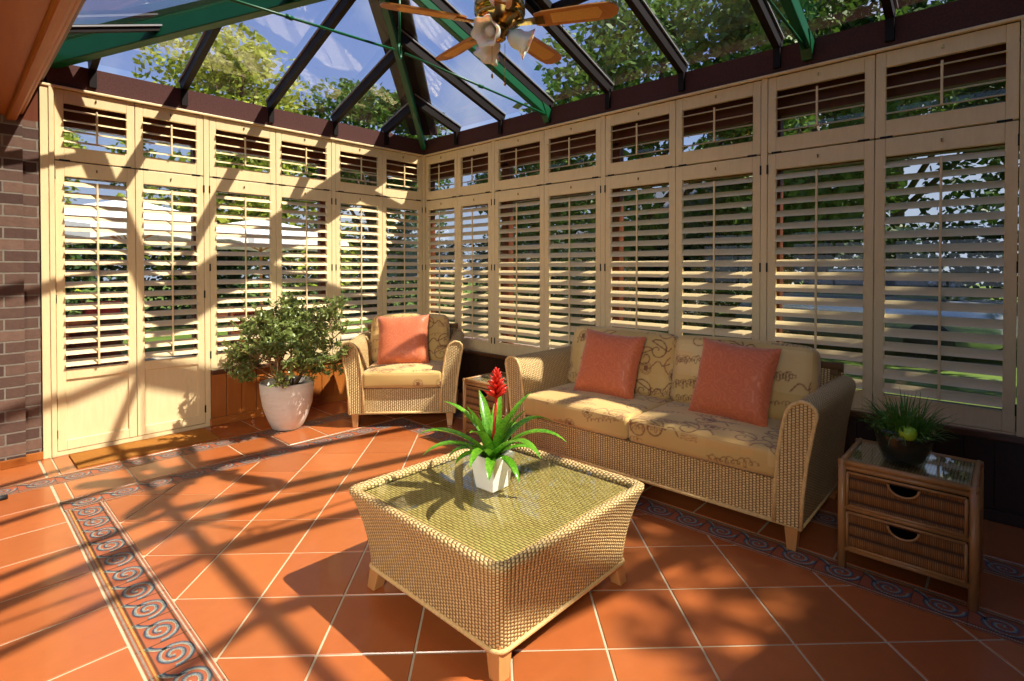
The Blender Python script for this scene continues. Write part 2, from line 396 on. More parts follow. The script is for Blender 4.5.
# dwarf wall below the back and right windows
w=MB();w.box(-2.20,.26,.03,.28,-.05,.44)
for k in range(18):
    x=-2.195+k*.122
    w.box(x,x+.118,.012,.03,.05,.42)
struct(w.build('wall_back',M['skirt'],bevel=.003))
w=MB();w.box(.03,.28,-4.95,.03,-.05,.44)
for k in range(40): w.box(.012,.03,-.01-(k+1)*.122,-.01-k*.122-.004,.05,.42)
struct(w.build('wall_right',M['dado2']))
w=MB();w.box(-2.21,0,-.012,.012,0,.06);w.box(-2.21,0,-.02,-.012,.0,.03);struct(w.build('baseboard_back',M['skirt'],bevel=.003))
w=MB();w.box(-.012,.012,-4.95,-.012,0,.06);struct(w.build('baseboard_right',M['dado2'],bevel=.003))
w=MB();w.box(-2.20,.30,-.03,.30,.425,.462);w.box(-.03,.30,-4.95,-.03,.425,.462);struct(w.build('trim_2',M['darksill'],bevel=.006))
# far right brick end of the conservatory and end wall
w=MB();w.box(-.0,.30,YB,-4.93,-.05,2.72);struct(w.build('wall_front_right',M['brick']))
w=MB();w.box(XH,.30,YB-.3,YB,-.05,2.75);w.add([(-3.2,YB-.1,2.7),(0,YB-.1,2.7),(-1.6,YB-.1,3.35)],[(0,1,2)]);struct(w.build('wall_near',M['plaster']))
# house ceiling / soffit
w=MB()
for k in range(7): w.box(-3.40-.52*(k+1)+.006,-3.40-.52*k,YB,-.0,2.30,2.34)
w.box(XH,-3.36,YB,.2,2.335,2.50)
struct(w.build('ceiling',M['soffit'],bevel=.004))
w=MB();w.box(-3.42,-3.365,YB,.0,2.275,2.34);w.box(-3.365,-3.33,YB,.0,2.33,2.50);struct(w.build('trim_3',M['soffit'],bevel=.012))
w=MB();w.box(-3.30,-3.225,YB,.10,2.59,2.78);w.box(-3.36,-3.30,YB,.1,2.50,2.6);w.box(-3.42,-3.252,.002,.3,2.26,2.8);struct(w.build('trim_4',M['mahog'],bevel=.004))
w=MB();w.box(XH,-3.30,YB,.3,2.50,2.60);struct(w.build('wall_upper_left',M['brick']))

# eave boards above shutters
w=MB();w.box(-3.21,.0,.0,.08,2.552,2.735);struct(w.build('trim_5',M['eave']))
w=MB();w.box(.0,.08,YB,.08,2.552,2.735);struct(w.build('trim_6',M['eave']))
w=MB();w.box(-3.25,.5,.08,.46,2.50,2.70);w.box(.08,.46,YB,.08,2.50,2.70);struct(w.build('trim_7',M['dark']))   # box gutter outside

# ------------------------------------------------------------------ shutters
def slats(mb,x0,x1,z0,z1,tilt,pitch=.0785,wd=.079,th=.010,yc=.012):
    n=max(1,int(round((z1-z0)/pitch)));p=(z1-z0)/n
    for k in range(n):
        zc=z0+(k+.5)*p;ring=[]
        for a,b in ((-1,0),(-.6,.8),(0,1),(.6,.8),(1,0),(.6,-.8),(0,-1),(-.6,-.8)):
            y=a*wd/2;z=b*th/2
            ring.append((yc+y*cos(tilt)-z*sin(tilt),zc+y*sin(tilt)+z*cos(tilt)))
        m=len(ring);vs=[(x0,y,z) for y,z in ring]+[(x1,y,z) for y,z in ring]
        mb.add(vs,[(i,(i+1)%m,m+(i+1)%m,m+i) for i in range(m)]+[tuple(range(m-1,-1,-1)),tuple(range(m,2*m))],smooth=False)
    return n,p
def shutter(name,w,z0,z1,oz0,oz1,tilt,label,hside,transom=False,door=False,cat='shutter',group=None):
    """local: x 0..w along the wall, y outward, z world"""
    r=empty(name,(0,0,0),0,label,cat,group);st=.052;g=.002
    fr=MB()
    fr.box(g,st,0,.028,z0+g,z1-g);fr.box(w-st,w-g,0,.028,z0+g,z1-g)
    fr.box(st,w-st,0,.028,oz1,z1-g)
    if door:
        fr.box(st,w-st,0,.028,.525,oz0);fr.box(st,w-st,0,.028,z0+g,.10)
    else: fr.box(st,w-st,0,.028,z0+g,oz0)
    fr.build('frame',M['pine'],r,bevel=.003)
    if door:
        pn=MB();pn.box(st,w-st,.012,.022,.10,.525);pn.build('panel',M['pine'],r)
    sl=MB();n,p=slats(sl,st-.003,w-st+.003,oz0+.004,oz1-.008,tilt)
    sl.build('louver_blades',M['slat'],r)
    # pivot pins along the stiles
    rd=MB();yr=.012-.037*cos(tilt)-.006;rd.box(w/2-.006,w/2+.006,yr-.006,yr+.005,oz0+(.02 if not transom else .03),oz1-.035);rd.build('tilt_rod',M['pine'],r,bevel=.002)
    if transom:
        for x in (.055,w-.055):
            h=MB();h.box(x-.03,x+.03,-.004,.0,z0-.004,z0+.005);h.build('hinge',M['blackm'],r)
    else:
        for z in ((z1-.10),(z0+z1)/2+.05,z0+.12):
            x=.0 if hside<0 else w
            h=MB();h.box(x-.005,x+.005,-.005,.0,z-.03,z+.03);h.build('hinge',M['blackm'],r)
    k=MB();k.box(w/2-.003,w/2+.003,-.008,.0,(oz1+z1)/2-.010,(oz1+z1)/2+.010);k.build('catch',M['brass'],r)
    return r
PW=.042
bx=[-3.175,-2.710,-2.222,-1.656,-1.098,-.546,-.028]   # panel boundaries on the back wall
ry=[.028,.569,1.100,1.750,2.377,3.009,3.631,4.241,4.849]
ordn=['first','second','third','fourth','fifth','sixth','seventh','eighth']
bl=['leftmost, hinged on the wall by the brickwork','second from the brickwork','third from the brickwork, left of the shrub','fourth from the brickwork, behind the potted shrub','fifth from the brickwork, left behind the armchair','last before the corner, behind the armchair']
for i in range(6):
    x0,x1=bx[i],bx[i+1]
    if i in (1,3): x1-=PW/2
    if i in (2,4): x0+=PW/2
    t=shutter('transom_shutter',x1-x0,2.06,2.55,2.157,2.46,radians(19),'small louvred transom shutter on the back wall, '+bl[i].split(',')[0],0,True,group='transom shutters on the back wall')
    t.location=(x0,0,0)
    if i<2: s=shutter('door_shutter',x1-x0,.03,2.055,.595,1.95,radians(30),['left leaf of the pine louvred shutter doors, beside the brickwork','right leaf of the pine louvred shutter doors, nearer the potted shrub'][i],-1 if i%2==0 else 1,door=True,group='full height shutter doors')
    else: s=shutter('louvered_shutter',x1-x0,.47,2.055,.595,1.95,radians(30),'tall louvred shutter on the back wall, '+bl[i],-1 if i%2==0 else 1,group='tall shutters on the back wall')
    s.location=(x0,0,0)
rl=['first from the room corner','second from the room corner','third from the room corner','fourth from the corner, above the sofa arm','fifth from the corner, behind the left orange cushion','sixth from the corner, behind the right orange cushion','second nearest the camera, above the sofa arm','nearest the camera, behind the grassy bowl']
for i in range(8):
    a,b=ry[i],ry[i+1]
    if i%2==1 and i<7: b-=PW/2
    if i%2==0 and i>0: a+=PW/2
    t=shutter('transom_shutter',b-a,2.06,2.55,2.157,2.46,radians(17),'small louvred transom shutter on the right wall, '+rl[i].split(',')[0],0,True,group='transom shutters on the right wall')
    t.location=(0,-a,0);t.rotation_euler=(0,0,-pi/2)
    s=shutter('louvered_shutter',b-a,.47,2.055,.575,1.95,radians(35),'tall louvred shutter on the right wall, '+rl[i],-1 if i%2==0 else 1,group='tall shutters on the right wall')
    s.location=(0,-a,0);s.rotation_euler=(0,0,-pi/2)
# fixed shutter frame posts and cap
w=MB()
w.box(-3.25,-3.177,-.012,.05,0,2.552);w.box(-3.205,-3.177,-.02,-.012,0,2.552)
for x in (bx[2],bx[4]): w.box(x-PW/2+.001,x+PW/2-.001,-.002,.05,.462 if x>-2.2 else .0,2.552)
w.box(-.026,.026,-.026,.026,.462,2.552)
for y in (ry[2],ry[4],ry[6]): w.box(-.002,.05,-y-PW/2+.001,-y+PW/2-.001,.462,2.552)
w.box(-.012,.05,-4.93,-4.851,.462,2.552);w.box(-.02,-.012,-4.88,-4.851,.462,2.552)
struct(w.build('trim_8',M['pine'],bevel=.003))
w=MB();w.box(-3.25,.0,-.022,.04,2.552,2.570);w.box(-.022,.04,-4.93,-.022,2.552,2.570);struct(w.build('trim_9',M['pine'],bevel=.004))
w=MB();w.box(-2.243,0,-.0,.05,.462,.470);w.box(0,.05,-4.93,0,.462,.470);w.box(-3.18,-2.2,.0,.05,.0,.028);struct(w.build('trim_10',M['pine']))

# ------------------------------------------------------------------ outer windows
def window(idx,a,b,zlo,axis,outer=.17):
    fr=MB();gl=MB()
    def bx_(m,u0,u1,v0,v1,z0,z1):
        if axis=='x': m.box(u0,u1,v0,v1,z0,z1)
        else: m.box(v0,v1,-u1,-u0,z0,z1)
    o=outer
    bx_(fr,a,b,o,o+.07,2.33,2.56);bx_(fr,a,b,o,o+.07,zlo,zlo+.08);bx_(fr,a,b,o-.005,o+.075,1.965,2.14)
    bx_(fr,a,a+.05,o,o+.07,zlo,2.36);bx_(fr,b-.05,b,o,o+.07,zlo,2.36)
    for z0,z1 in ((zlo+.08,1.965),(2.14,2.33)): bx_(gl,a+.05,b-.05,o+.03,o+.036,z0,z1)
    f=struct(fr.build('window_%d'%idx,M['mahog'],bevel=.004));g=gl.build('glass',M['wglass'],f);return f
window(1,-3.25,bx[2],.02,'x')
window(2,bx[2],bx[4],.462,'x');window(3,bx[4],.2,.462,'x')
for i in range(4): window(4+i,ry[2*i] if i else -.15,ry[2*i+2]+(0 if i<3 else .08),.462,'y')
w=MB();w.box(.17,.26,.16,.26,.462,2.56);struct(w.build('trim_11',M['mahog']))

# ------------------------------------------------------------------ roof
K=.36;ZE=2.735;XL=-3.2;RX=-1.6;ZR=ZE+K*1.6
tr=12
def trim(mb,mat,bev=0):
    global tr;o=struct(mb.build('trim_%d'%tr,mat,bevel=bev));tr+=1;return o
def rafter(p,q,w=.042,h=.095):
    m=MB();dz=Vector((0,0,h/2-.025));m.beam(Vector(p)+dz,Vector(q)+dz,w,h)
    X,Y=p[0],p[1]
    if abs(X)<.1: m.box(-.025,.0,Y-w/2,Y+w/2,2.60,ZE+.02)
    elif X<-3.1: pass
    else: m.box(X-w/2,X+w/2,-.025,.0,2.60,ZE+.02)
    o=trim(m,M['dark'])
    s=MB()
    for sd in (-1,1):
        d=(Vector(q)-Vector(p));x=d.cross(Vector((0,0,1))).normalized()*(w/2+.006)*sd
        s.beam(Vector(p)+x+Vector((0,0,h-.036)),Vector(q)+x+Vector((0,0,h-.036)),.012,.010)
    s.build('glazing_seal',M['sealg'],o)
for x in (-.5,-1.08,-1.70,-2.38,-2.96):
    d=-x if x>-1.6 else x+3.2
    rafter((x,.03,ZE-K*.0),(x,-d,ZE+K*d))
ryr=(.56,1.21,1.81,2.43,3.06,3.71,4.31,4.95,5.6,6.2)
for y in ryr:
    d=min(1.6,y);rafter((.03,-y,ZE),(-d,-y,ZE+K*d));rafter((-3.23,-y,ZE+.03),(-3.2+d,-y,ZE+.03+K*d),.03,.045)
for s,x in ((1,0.0),(-1,-3.2)):  # hips
    m=MB();p=Vector((x,0,ZE+.02));q=Vector((RX,-1.6,ZR+.02));m.beam(p+Vector((0,0,.06 if s>0 else .10)),q+Vector((0,0,.06 if s>0 else .10)),.30 if s>0 else .07,.04);trim(m,M['dark'])
m=MB();m.beam((RX,-1.5,ZR+.05),(RX,YB,ZR+.05),.05,.05);trim(m,M['dark'])
# roof glass panes (back, right, left slopes)
hz=.078
def roofpane(pts,idx):
    m=MB();n=len(pts);m.add([(x,y,z+hz) for x,y,z in pts],[tuple(range(n))])
    struct(m.build('window_%d'%idx,M['rglass']))
roofpane([(-3.25,.05,ZE-K*.05),(.05,.05,ZE-K*.05),(RX,-1.6,ZR)],8)
roofpane([(.05,.05,ZE-K*.05),(.05,YB,ZE-K*.05),(RX,YB,ZR),(RX,-1.6,ZR)],9)
roofpane([(-3.25,.05,ZE-K*.05),(RX,-1.6,ZR),(RX,YB,ZR),(-3.25,YB,ZE-K*.05)],10)
w=MB();w.add([(-3.3,-6.15,2.70),(0,-6.15,2.70),(RX,-6.15,ZR-.02),(-3.3,YB,2.70),(0,YB,2.70),(RX,YB,ZR-.02)],[(1,4,5,2),(0,2,5,3)]);struct(w.build('trim_60',M['plaster']))  # added unseen opaque roof end, put in to darken the near right corner
# green structural members
def gbeam(p,q,w,h):
    m=MB();m.beam(p,q,w,h);return trim(m,M['green'],.006)
gd=Vector((0,0,-.055))
gbeam(Vector((-.02,-.02,ZE-.04))+gd*.6,Vector((RX,-1.6,ZR))+gd,.05,.09)
gbeam(Vector((-3.2,-.0,ZE+.01)),Vector((RX,-1.6,ZR+.05)),.08,.13)
for y in (1.80,3.89):
    gbeam(Vector((-.02,-y+.0,ZE-.04)),Vector((RX,-y,ZR))+gd*.8,.055,.10)
    m=MB();m.hexa([(-.01,-y-.03,2.60),(-.03,-y-.03,2.60),(-.03,-y+.03,2.60),(-.01,-y+.03,2.60)],[(-.0,-y-.035,2.72),(-.12,-y-.035,2.76),(-.12,-y+.035,2.76),(-.0,-y+.035,2.72)]);trim(m,M['green'],.004)
    if y>2: gbeam(Vector((-3.18,-y,ZE-.04)),Vector((RX,-y,ZR))+gd*.8,.055,.10)
# vent frame in the right slope
m=MB();f=lambda x:ZE+K*(-x)
m.beam((-.83,-2.45,f(-.83)+.05),(-.83,-3.04,f(-.83)+.05),.05,.05);m.beam((-1.5,-2.45,f(-1.5)+.05),(-1.5,-3.04,f(-1.5)+.05),.05,.05)
m.beam((-.83,-2.50,f(-.83)+.05),(-1.5,-2.50,f(-1.5)+.05),.05,.05);m.beam((-.83,-2.99,f(-.83)+.05),(-1.5,-2.99,f(-1.5)+.05),.05,.05);trim(m,M['dark'])
# tie rods with ring
def tie(y,lab,grp=None):
    r=empty('roof_tie_rod',(RX,-y,2.76),0,lab,'tie rod')
    rg=MB();rg.loop([(.045*cos(t*pi/12),0,.045*sin(t*pi/12)) for t in range(24)],.008);rg.xf(Matrix.Rotation(radians(45),4,'Z')).build('ring',M['green'],r)
    for a,b in (((.045,0,0),(1.58,0,-.10)),((-.045,0,0),(-1.60,0,-.06)),((0,0,.045),(0,0,ZR-2.85))):
        t=MB();t.tube([a,b],.0085,8);o=t.build('rod',M['green'],r)
    for x in (.75,-.75):
        t=MB();zz=-.10*(.75/1.58)
        t.tube([(x-.02,0,zz*(1 if x>0 else .55)),(x+.02,0,zz*(1 if x>0 else .6))],.014,8);t.build('turnbuckle',M['green'],r)
    return r
tie(1.82,'green steel tie rods meeting at a ring below the roof hip')
tie(3.89,'green steel tie rods crossing the roof above the right orange cushion')

# ------------------------------------------------------------------ ceiling fan
fx,fy=-1.60,-2.76
fan=empty('ceiling_fan',(fx,fy,2.575),0,'brass ceiling fan with wooden cane-inset blades and white tulip shades','ceiling fan')
def FM(): return MB()
m=FM();m.lathe([(.0,.05),(.05,.055),(.075,.075),(.125,.09),(.135,.11),(.13,.125),(.14,.13),(.14,.20),(.13,.205),(.135,.225),(.10,.26),(.04,.28)],32,capb=False);m.build('motor_housing',M['brass'],fan)
m=FM();m.lathe([(.02,.27),(.02,.60)],16);m.lathe([(.03,.56),(.06,.60),(.065,.66)],20);m.build('downrod',M['brass'],fan)
m=FM();m.lathe([(0,-.02),(.02,-.018),(.035,-.005),(.03,.01),(.05,.025),(.055,.045),(.03,.06)],24);m.build('light_fitter',M['brass'],fan)
import_angle=radians(atan2(F.y,F.x)*180/pi)   # heading of view for blade phase
for k in range(5):
    a=yaw-pi/2+radians(-16+72*k)
    R=Matrix.Rotation(a,4,'Z')@Matrix.Translation((0,0,.075))@Matrix.Rotation(radians(-13),4,'X')
    b=FM();P=[];n=12
    out=[(.20,-.045),(.24,-.058),(.50,-.066),(.60,-.060),(.635,-.035),(.645,0),(.635,.035),(.60,.060),(.50,.066),(.24,.058),(.20,.045)]
    q=len(out);b.add([(x,y,-.004) for x,y in out]+[(x,y,.004) for x,y in out],[tuple(range(q-1,-1,-1)),tuple(range(q,2*q))]+[(i,(i+1)%q,q+(i+1)%q,q+i) for i in range(q)])
    bo=b.xf(R).build('blade',M['fanwood'],fan)
    c=FM();o2=[(.29,-.036),(.54,-.042),(.56,0),(.54,.042),(.29,.036)];q=5;c.add([(x,y,-.0055) for x,y in o2]+[(x,y,.0055) for x,y in o2],[tuple(range(q-1,-1,-1)),tuple(range(q,2*q))]+[(i,(i+1)%q,q+(i+1)%q,q+i) for i in range(q)])
    c.xf(R).build('cane_inset',M['fancane'],bo)
    ir=FM();ir.hexa([(.10,-.018,-.012),(.25,-.03,-.010),(.25,.03,-.010),(.10,.018,-.012)],[(.10,-.018,-.003),(.25,-.03,-.003),(.25,.03,-.003),(.10,.018,-.003)]);ir.xf(R).build('blade_iron',M['brass'],bo)
for k,(az,el) in enumerate(((radians(242),22),(radians(2),25),(radians(122),35))):
    a=yaw-pi/2+az
    hd=Vector((cos(a),sin(a),0));dr=(hd*cos(radians(el))+Vector((0,0,-sin(radians(el))))).normalized()
    st=hd*.045+Vector((0,0,.02))
    arm=FM();arm.tube([(0,0,.02),tuple(hd*.035+Vector((0,0,.022))),tuple(st)],.010,8);ao=arm.build('lamp_arm',M['brass'],fan)
    sh=FM();prof=[(.018,0),(.03,.012),(.048,.035),(.053,.06),(.050,.08),(.058,.10),(.078,.125)]
    sh.lathe(prof,36,wob=lambda i,t:1+(.0,.0,.0,.02,.03,.06,.12)[i]*cos(6*t),capb=False)
    Q=dr.to_track_quat('Z','Y').to_matrix().to_4x4()
    so=sh.xf(Matrix.Translation(st)@Q).build('lamp_shade',M['opal'],fan);sm=so.modifiers.new('s','SOLIDIFY');sm.thickness=.004
    bu=FM();bu.lathe([(.012,.0),(.016,.03),(.026,.055),(.028,.072),(.018,.092),(0.001,.1)],16);bu.xf(Matrix.Translation(st)@Q).build('bulb',M['ceramic'],so)
for dx,zz in ((.02,-.24),(-.03,-.20)):
    c=FM();c.tube([(dx,-dx,-.03),(dx,-dx,zz)],.0015,5);c.tube([(dx,-dx,zz),(dx,-dx,zz-.02)],.006,6);c.build('pull_chain',M['brass'],fan)
# blind cord hanging from the vent
m=MB();m.tube([(-.86,-2.62,3.03),(-.86,-2.62,2.92),(-.86,-2.62,2.90)],[.002,.002,.009],6);tag(m.build('vent_cord',M['blackm']),'short dark cord hanging from the roof vent','cord')

# ------------------------------------------------------------------ fabric cushions with vertex-colour pattern
import numpy as np
class Img:
    def __init__(s,W,H,res,seed):
        s.res=res;s.w=int(W/res)+2;s.h=int(H/res)+2;s.W=W;s.H=H;rnd=random.Random(seed);s.r=rnd
        a=np.zeros((s.h,s.w,3));c1=np.array(srgb(218,182,116));c2=np.array(srgb(196,160,96));c3=np.array(srgb(222,168,100))
        yy,xx=np.mgrid[0:s.h,0:s.w]*res
        f=.5+.25*np.sin(xx*9+seed)+.25*np.sin(yy*11+xx*4+seed*2)
        a[:]=c1;a=a*(1-f[...,None])+c2*f[...,None]
        for k in range(int(W*H*14)+3):
            x0=rnd.uniform(0,W);y0=rnd.uniform(0,H);w=rnd.uniform(.06,.2);h=rnd.uniform(.05,.14)
            m=((xx-x0)/w)**8+((yy-y0)/h)**8<1;t=rnd.uniform(.15,.4);c=rnd.choice([c3,np.array(srgb(190,160,94)),np.array(srgb(232,206,150))])
            a[m]=a[m]*(1-t)+c*t
        s.a=a
        for k in range(int(W*H*46)+6): s.motif()
    def dot(s,x,y,r,c,t=.75):
        R=r/s.res;i0=int((y/s.res)-R);i1=int((y/s.res)+R)+1;j0=int((x/s.res)-R);j1=int((x/s.res)+R)+1
        for i in range(max(0,i0),min(s.h,i1+1)):
            for j in range(max(0,j0),min(s.w,j1+1)):
                d=sqrt((i-y/s.res)**2+(j-x/s.res)**2)
                k=min(1,max(0,R+.5-d))*t
                if k>0: s.a[i,j]=s.a[i,j]*(1-k)+np.array(c)*k
    def path(s,pts,r,c):
        r*=1.5
        for (x0,y0),(x1,y1) in zip(pts,pts[1:]):
            n=max(1,int(sqrt((x1-x0)**2+(y1-y0)**2)/(s.res*.8)))
            for k in range(n): s.dot(x0+(x1-x0)*k/n,y0+(y1-y0)*k/n,r,c,.55)
    def motif(s):
        r=s.r;x0=r.uniform(0,s.W);y0=r.uniform(0,s.H);c=r.choice([srgb(130,84,58),srgb(142,92,66),srgb(112,70,48)]);ty=r.choice('ssscwwp')
        if ty=='s':   # flowing script line
            L=r.uniform(.12,.26);h=r.uniform(.008,.02);n=60
            s.path([(x0+L*k/n+h*.8*sin(k*.9),y0+h*cos(k*.9)*(1+.6*sin(k*.31))+L*.15*k/n) for k in range(n)],.0016,c)
        elif ty=='c': # postmark rings
            for R in (.028,.038): s.path([(x0+R*cos(t*.2),y0+R*sin(t*.2)) for t in range(33)],.0016,c)
            s.path([(x0+.02*cos(t*1.3)*(1-t/40),y0+.018*sin(t*1.9)) for t in range(30)],.0014,c)
        elif ty=='w': # scroll curl
            sg=r.choice((-1,1));s.path([(x0+sg*(.006+.0045*t)*cos(t*.55),y0+(.006+.0045*t)*sin(t*.55)) for t in np.arange(0,16,.5)]+[(x0+sg*(.07+.02*k),y0+.03*sin(k)) for k in range(5)],.0026,c)
        else:
            for k in range(4): s.path([(x0+.09*t/10,y0+.012*k+.004*sin(t)) for t in range(11)],.0014,c)
    def at(s,x,y): 
        return s.a[min(s.h-1,max(0,int(y/s.res))),min(s.w-1,max(0,int(x/s.res)))]
def soft_box(a,b,c,r,bulge,res,seed,plain=False,fold=0):
    """half sizes a,b,c; returns mesh data with point colours"""
    im=Img(2*a+4*c,2*b+4*c,.003,seed)
    vs=[];fs=[];cols=[];rnd=random.Random(seed);ph=rnd.uniform(0,6)
    def face(o,u,v,nu,nv,org):
        base=len(vs);o=Vector(o);u=Vector(u);v=Vector(v)
        for j in range(nv+1):
            for i in range(nu+1):
                p=o+u*(i/nu)+v*(j/nv)
                hs=Vector((a,b,c));q=Vector([max(-(h-r),min(h-r,x)) for x,h in zip(p,hs)]);d=p-q
                P=q+(d.normalized()*r if d.length>1e-9 else d)
                X,Y,Z=P.x/a,P.y/b,P.z/c
                P.z+=Z*bulge*max(0,(1-X*X))**.8*max(0,(1-Y*Y))**.8
                P.y+=Y*bulge*.35*(1-X*X)*(1-Z*Z);P.x+=X*bulge*.35*(1-Y*Y)*(1-Z*Z)
                P.z+=fold*sin(X*7+ph+Y*3)*.5*(abs(X)**3)+fold*.4*sin(Y*9+ph*2+X*2)
                vs.append(P);cols.append(im.at(org[0]+u.length*i/nu,org[1]+v.length*j/nv))
        for j in range(nv):
            for i in range(nu):
                k=base+j*(nu+1)+i;fs.append((k,k+1,k+nu+2,k+nu+1))
    na=max(4,int(2*a/res));nb=max(4,int(2*b/res));nc=max(4,int(2*c/res))
    o=2*c
    face((-a,-b,c),(2*a,0,0),(0,2*b,0),na,nb,(o,o))
    face((-a,b,-c),(2*a,0,0),(0,-2*b,0),na,nb,(o,o))
    face((-a,-b,-c),(2*a,0,0),(0,0,2*c),na,nc,(o,0))
    face((a,b,-c),(-2*a,0,0),(0,0,2*c),na,nc,(o,o))
    face((a,-b,-c),(0,2*b,0),(0,0,2*c),nb,nc,(0,0))
    face((-a,b,-c),(0,-2*b,0),(0,0,2*c),nb,nc,(0,o))
    return vs,fs,cols
def cushion(name,parent,a,b,c,Mx,seed,r=.035,bulge=.02,res=.005,fold=.0):
    vs,fs,cols=soft_box(a,b,c,r,bulge,res,seed,fold=fold)
    me=bpy.data.meshes.new(name);me.from_pydata([tuple(Mx@v) for v in vs],[],fs)
    at=me.color_attributes.new('Col','FLOAT_COLOR','POINT');at.data.foreach_set('color',[x for q in cols for x in (*q,1)])
    me.polygons.foreach_set('use_smooth',[True]*len(fs));me.materials.append(M['fabric'])
    o=bpy.data.objects.new(name,me);COL.objects.link(o);o.parent=parent
    p=MB();k=r*.45
    for sg in (-1,1):
        pts=[];A=a-k*.2;B=b-k*.2
        for t in range(72):
            q=t*2*pi/72;e=.16
            X=A*math.copysign(abs(cos(q))**e,cos(q));Y=B*math.copysign(abs(sin(q))**e,sin(q));pts.append(Mx@Vector((X*.992,Y*.992,sg*(c-k))))
        p.loop(pts,.0045,6)
    p.build('piping',M['piping'],o)
    return o

# ------------------------------------------------------------------ rattan seating
def rattan_seat(root,W,D,nseat,seed):
    """local: x right, front at y=0, back at y=D (room corner side)."""
    hw=W/2
    # arms
    for sg in (-1,1):
        inn=[(hw-.115,.12),(hw-.112,.30),(hw-.100,.45),(hw-.080,.58),(hw-.064,.645),(hw-.040,.682),(hw-.002,.702),(hw+.034,.696),(hw+.056,.674),(hw+.062,.645),(hw+.052,.60),(hw+.022,.42),(hw+.004,.25),(hw,.12)]
        L=[0]
        for p,q in zip(inn,inn[1:]): L.append(L[-1]+sqrt((p[0]-q[0])**2+(p[1]-q[1])**2))
        ys=[0,.012]+[.05+(D-.06)*k/8 for k in range(9)]
        m=MB();P=[];UV=[]
        for j,y in enumerate(ys):
            t=y/D;row=[];ur=[]
            for k,(x,z) in enumerate(inn):
                ins=.0 if j else .006
                row.append((sg*(x-(.0 if k<7 else ins)+(ins if k<7 else 0)),y,z-(.006 if (j==0 and 4<k<9) else 0)+.0*t));ur.append((y,L[k]))
            P.append(row);UV.append(ur)
        if sg>0: P=[r[::-1] for r in P];UV=[r[::-1] for r in UV]
        m.grid(P,UV)
        for j,rv in ((0,False),(len(ys)-1,True)):   # end caps as strips between inner and outer edge
            for k in range(6):
                a_,b_=inn[k],inn[k+1];c_,d_=inn[13-k-1],inn[13-k]
                y=ys[j];q=[(sg*a_[0],y,a_[1]),(sg*d_[0],y,d_[1]),(sg*c_[0],y,c_[1]),(sg*b_[0],y,b_[1])];uv=[(a_[0],a_[1]),(d_[0],d_[1]),(c_[0],c_[1]),(b_[0],b_[1])]
                if (sg<0)!=rv: q=q[::-1];uv=uv[::-1]
                m.quad(*q,uv)
            a_,b_,c_=inn[6],inn[7],inn[6]
        arm=m.build('arm',M['wicker'],root)
        e=MB();e.tube([(sg*x,.002,z) for x,z in inn],.009,8);e.build('braided_edge',M['braidp'],arm)
    # front panel, side aprons, back
    def wall(m,p,q,z0,z1,n=1,lean=0,nrm=None):
        p=Vector(p);q=Vector(q);L=(q-p).length;rows=6
        P=[];UV=[]
        for j in range(rows+1):
            z=z0+(z1-z0)*j/rows;o=Vector(lean)*(j/rows) if lean else Vector((0,0,0))
            P.append([p+o+Vector((0,0,z)),q+o+Vector((0,0,z))]);UV.append([(0,z),(L,z)])
        m.grid(P,UV,smooth=False)
    m=MB();wall(m,(-hw+.115,.012,0),(hw-.115,.012,0),.12,.315);wall(m,(hw-.115,.05,0),(-hw+.115,.05,0),.12,.315)
    m.quad((-hw+.11,.012,.315),(hw-.11,.012,.315),(hw-.11,.05,.315),(-hw+.11,.05,.315),[(0,0),(W,0),(W,.04),(0,.04)])
    m.build('front_panel',M['wicker'],root)
    m=MB();m.tube([(-hw,.012,.118),(hw,.012,.118)],.011,8);m.tube([(-hw+.005,.0,.118),(-hw+.005,D,.118)],.011,8);m.tube([(hw-.005,.0,.118),(hw-.005,D,.118)],.011,8);m.tube([(-hw,D,.118),(hw,D,.118)],.011,8);m.build('base_rail',M['braidp'],root)
    m=MB();wall(m,(-hw+.06,D-.10,0),(hw-.06,D-.10,0),.30,.74,lean=(0,.06,0));wall(m,(hw-.0,D-.02,0),(-hw+.0,D-.02,0),.12,.74,lean=(0,.02,0))
    m.box(-hw+.02,hw-.02,D-.04,D-.01,.70,.745);m.build('back_panel',M['wicker'],root)
    m=MB();m.tube([(-hw+.0,D-.02,.745),(hw-.0,D-.02,.745)],.026,10);m.build('back_rail',M['wicker'],root)
    m=MB();m.box(-hw+.11,hw-.11,.04,D-.05,.28,.31);m.build('seat_deck',M['wicker'],root)
    for sx in (-1,1):
        for y,k in ((.045,0),(D-.06,1)):
            m=MB();x=sx*(hw-.045);t=.032;b=.020;s2=-.010 if not k else .015
            m.hexa([(x-b,y+s2-b,0),(x+b,y+s2-b,0),(x+b,y+s2+b,0),(x-b,y+s2+b,0)],[(x-t,y-t,.125),(x+t,y-t,.125),(x+t,y+t,.125),(x-t,y+t,.125)])
            m.build('leg',M['legwood'],root,bevel=.004)
    iw=(W-.20)/nseat;sd=D-.13
    for i in range(nseat):
        cx=-(W-.20)/2+iw*(i+.5)
        cushion('seat_cushion',root,iw/2-.003,sd/2,.068,Matrix.Translation((cx,-.012+sd/2,.390)),seed+i,.03,.022)
    bw=(W-.16)/nseat
    for i in range(nseat):
        cx=-(W-.16)/2+bw*(i+.5)
        Mx=Matrix.Translation((cx,D-.235,.655))@Matrix.Rotation(radians(-14),4,'X')@Matrix.Rotation(radians(90),4,'X')
        cushion('back_cushion',root,bw/2-.004,.215,.075,Mx,seed+10+i,.05,.045,fold=.006)
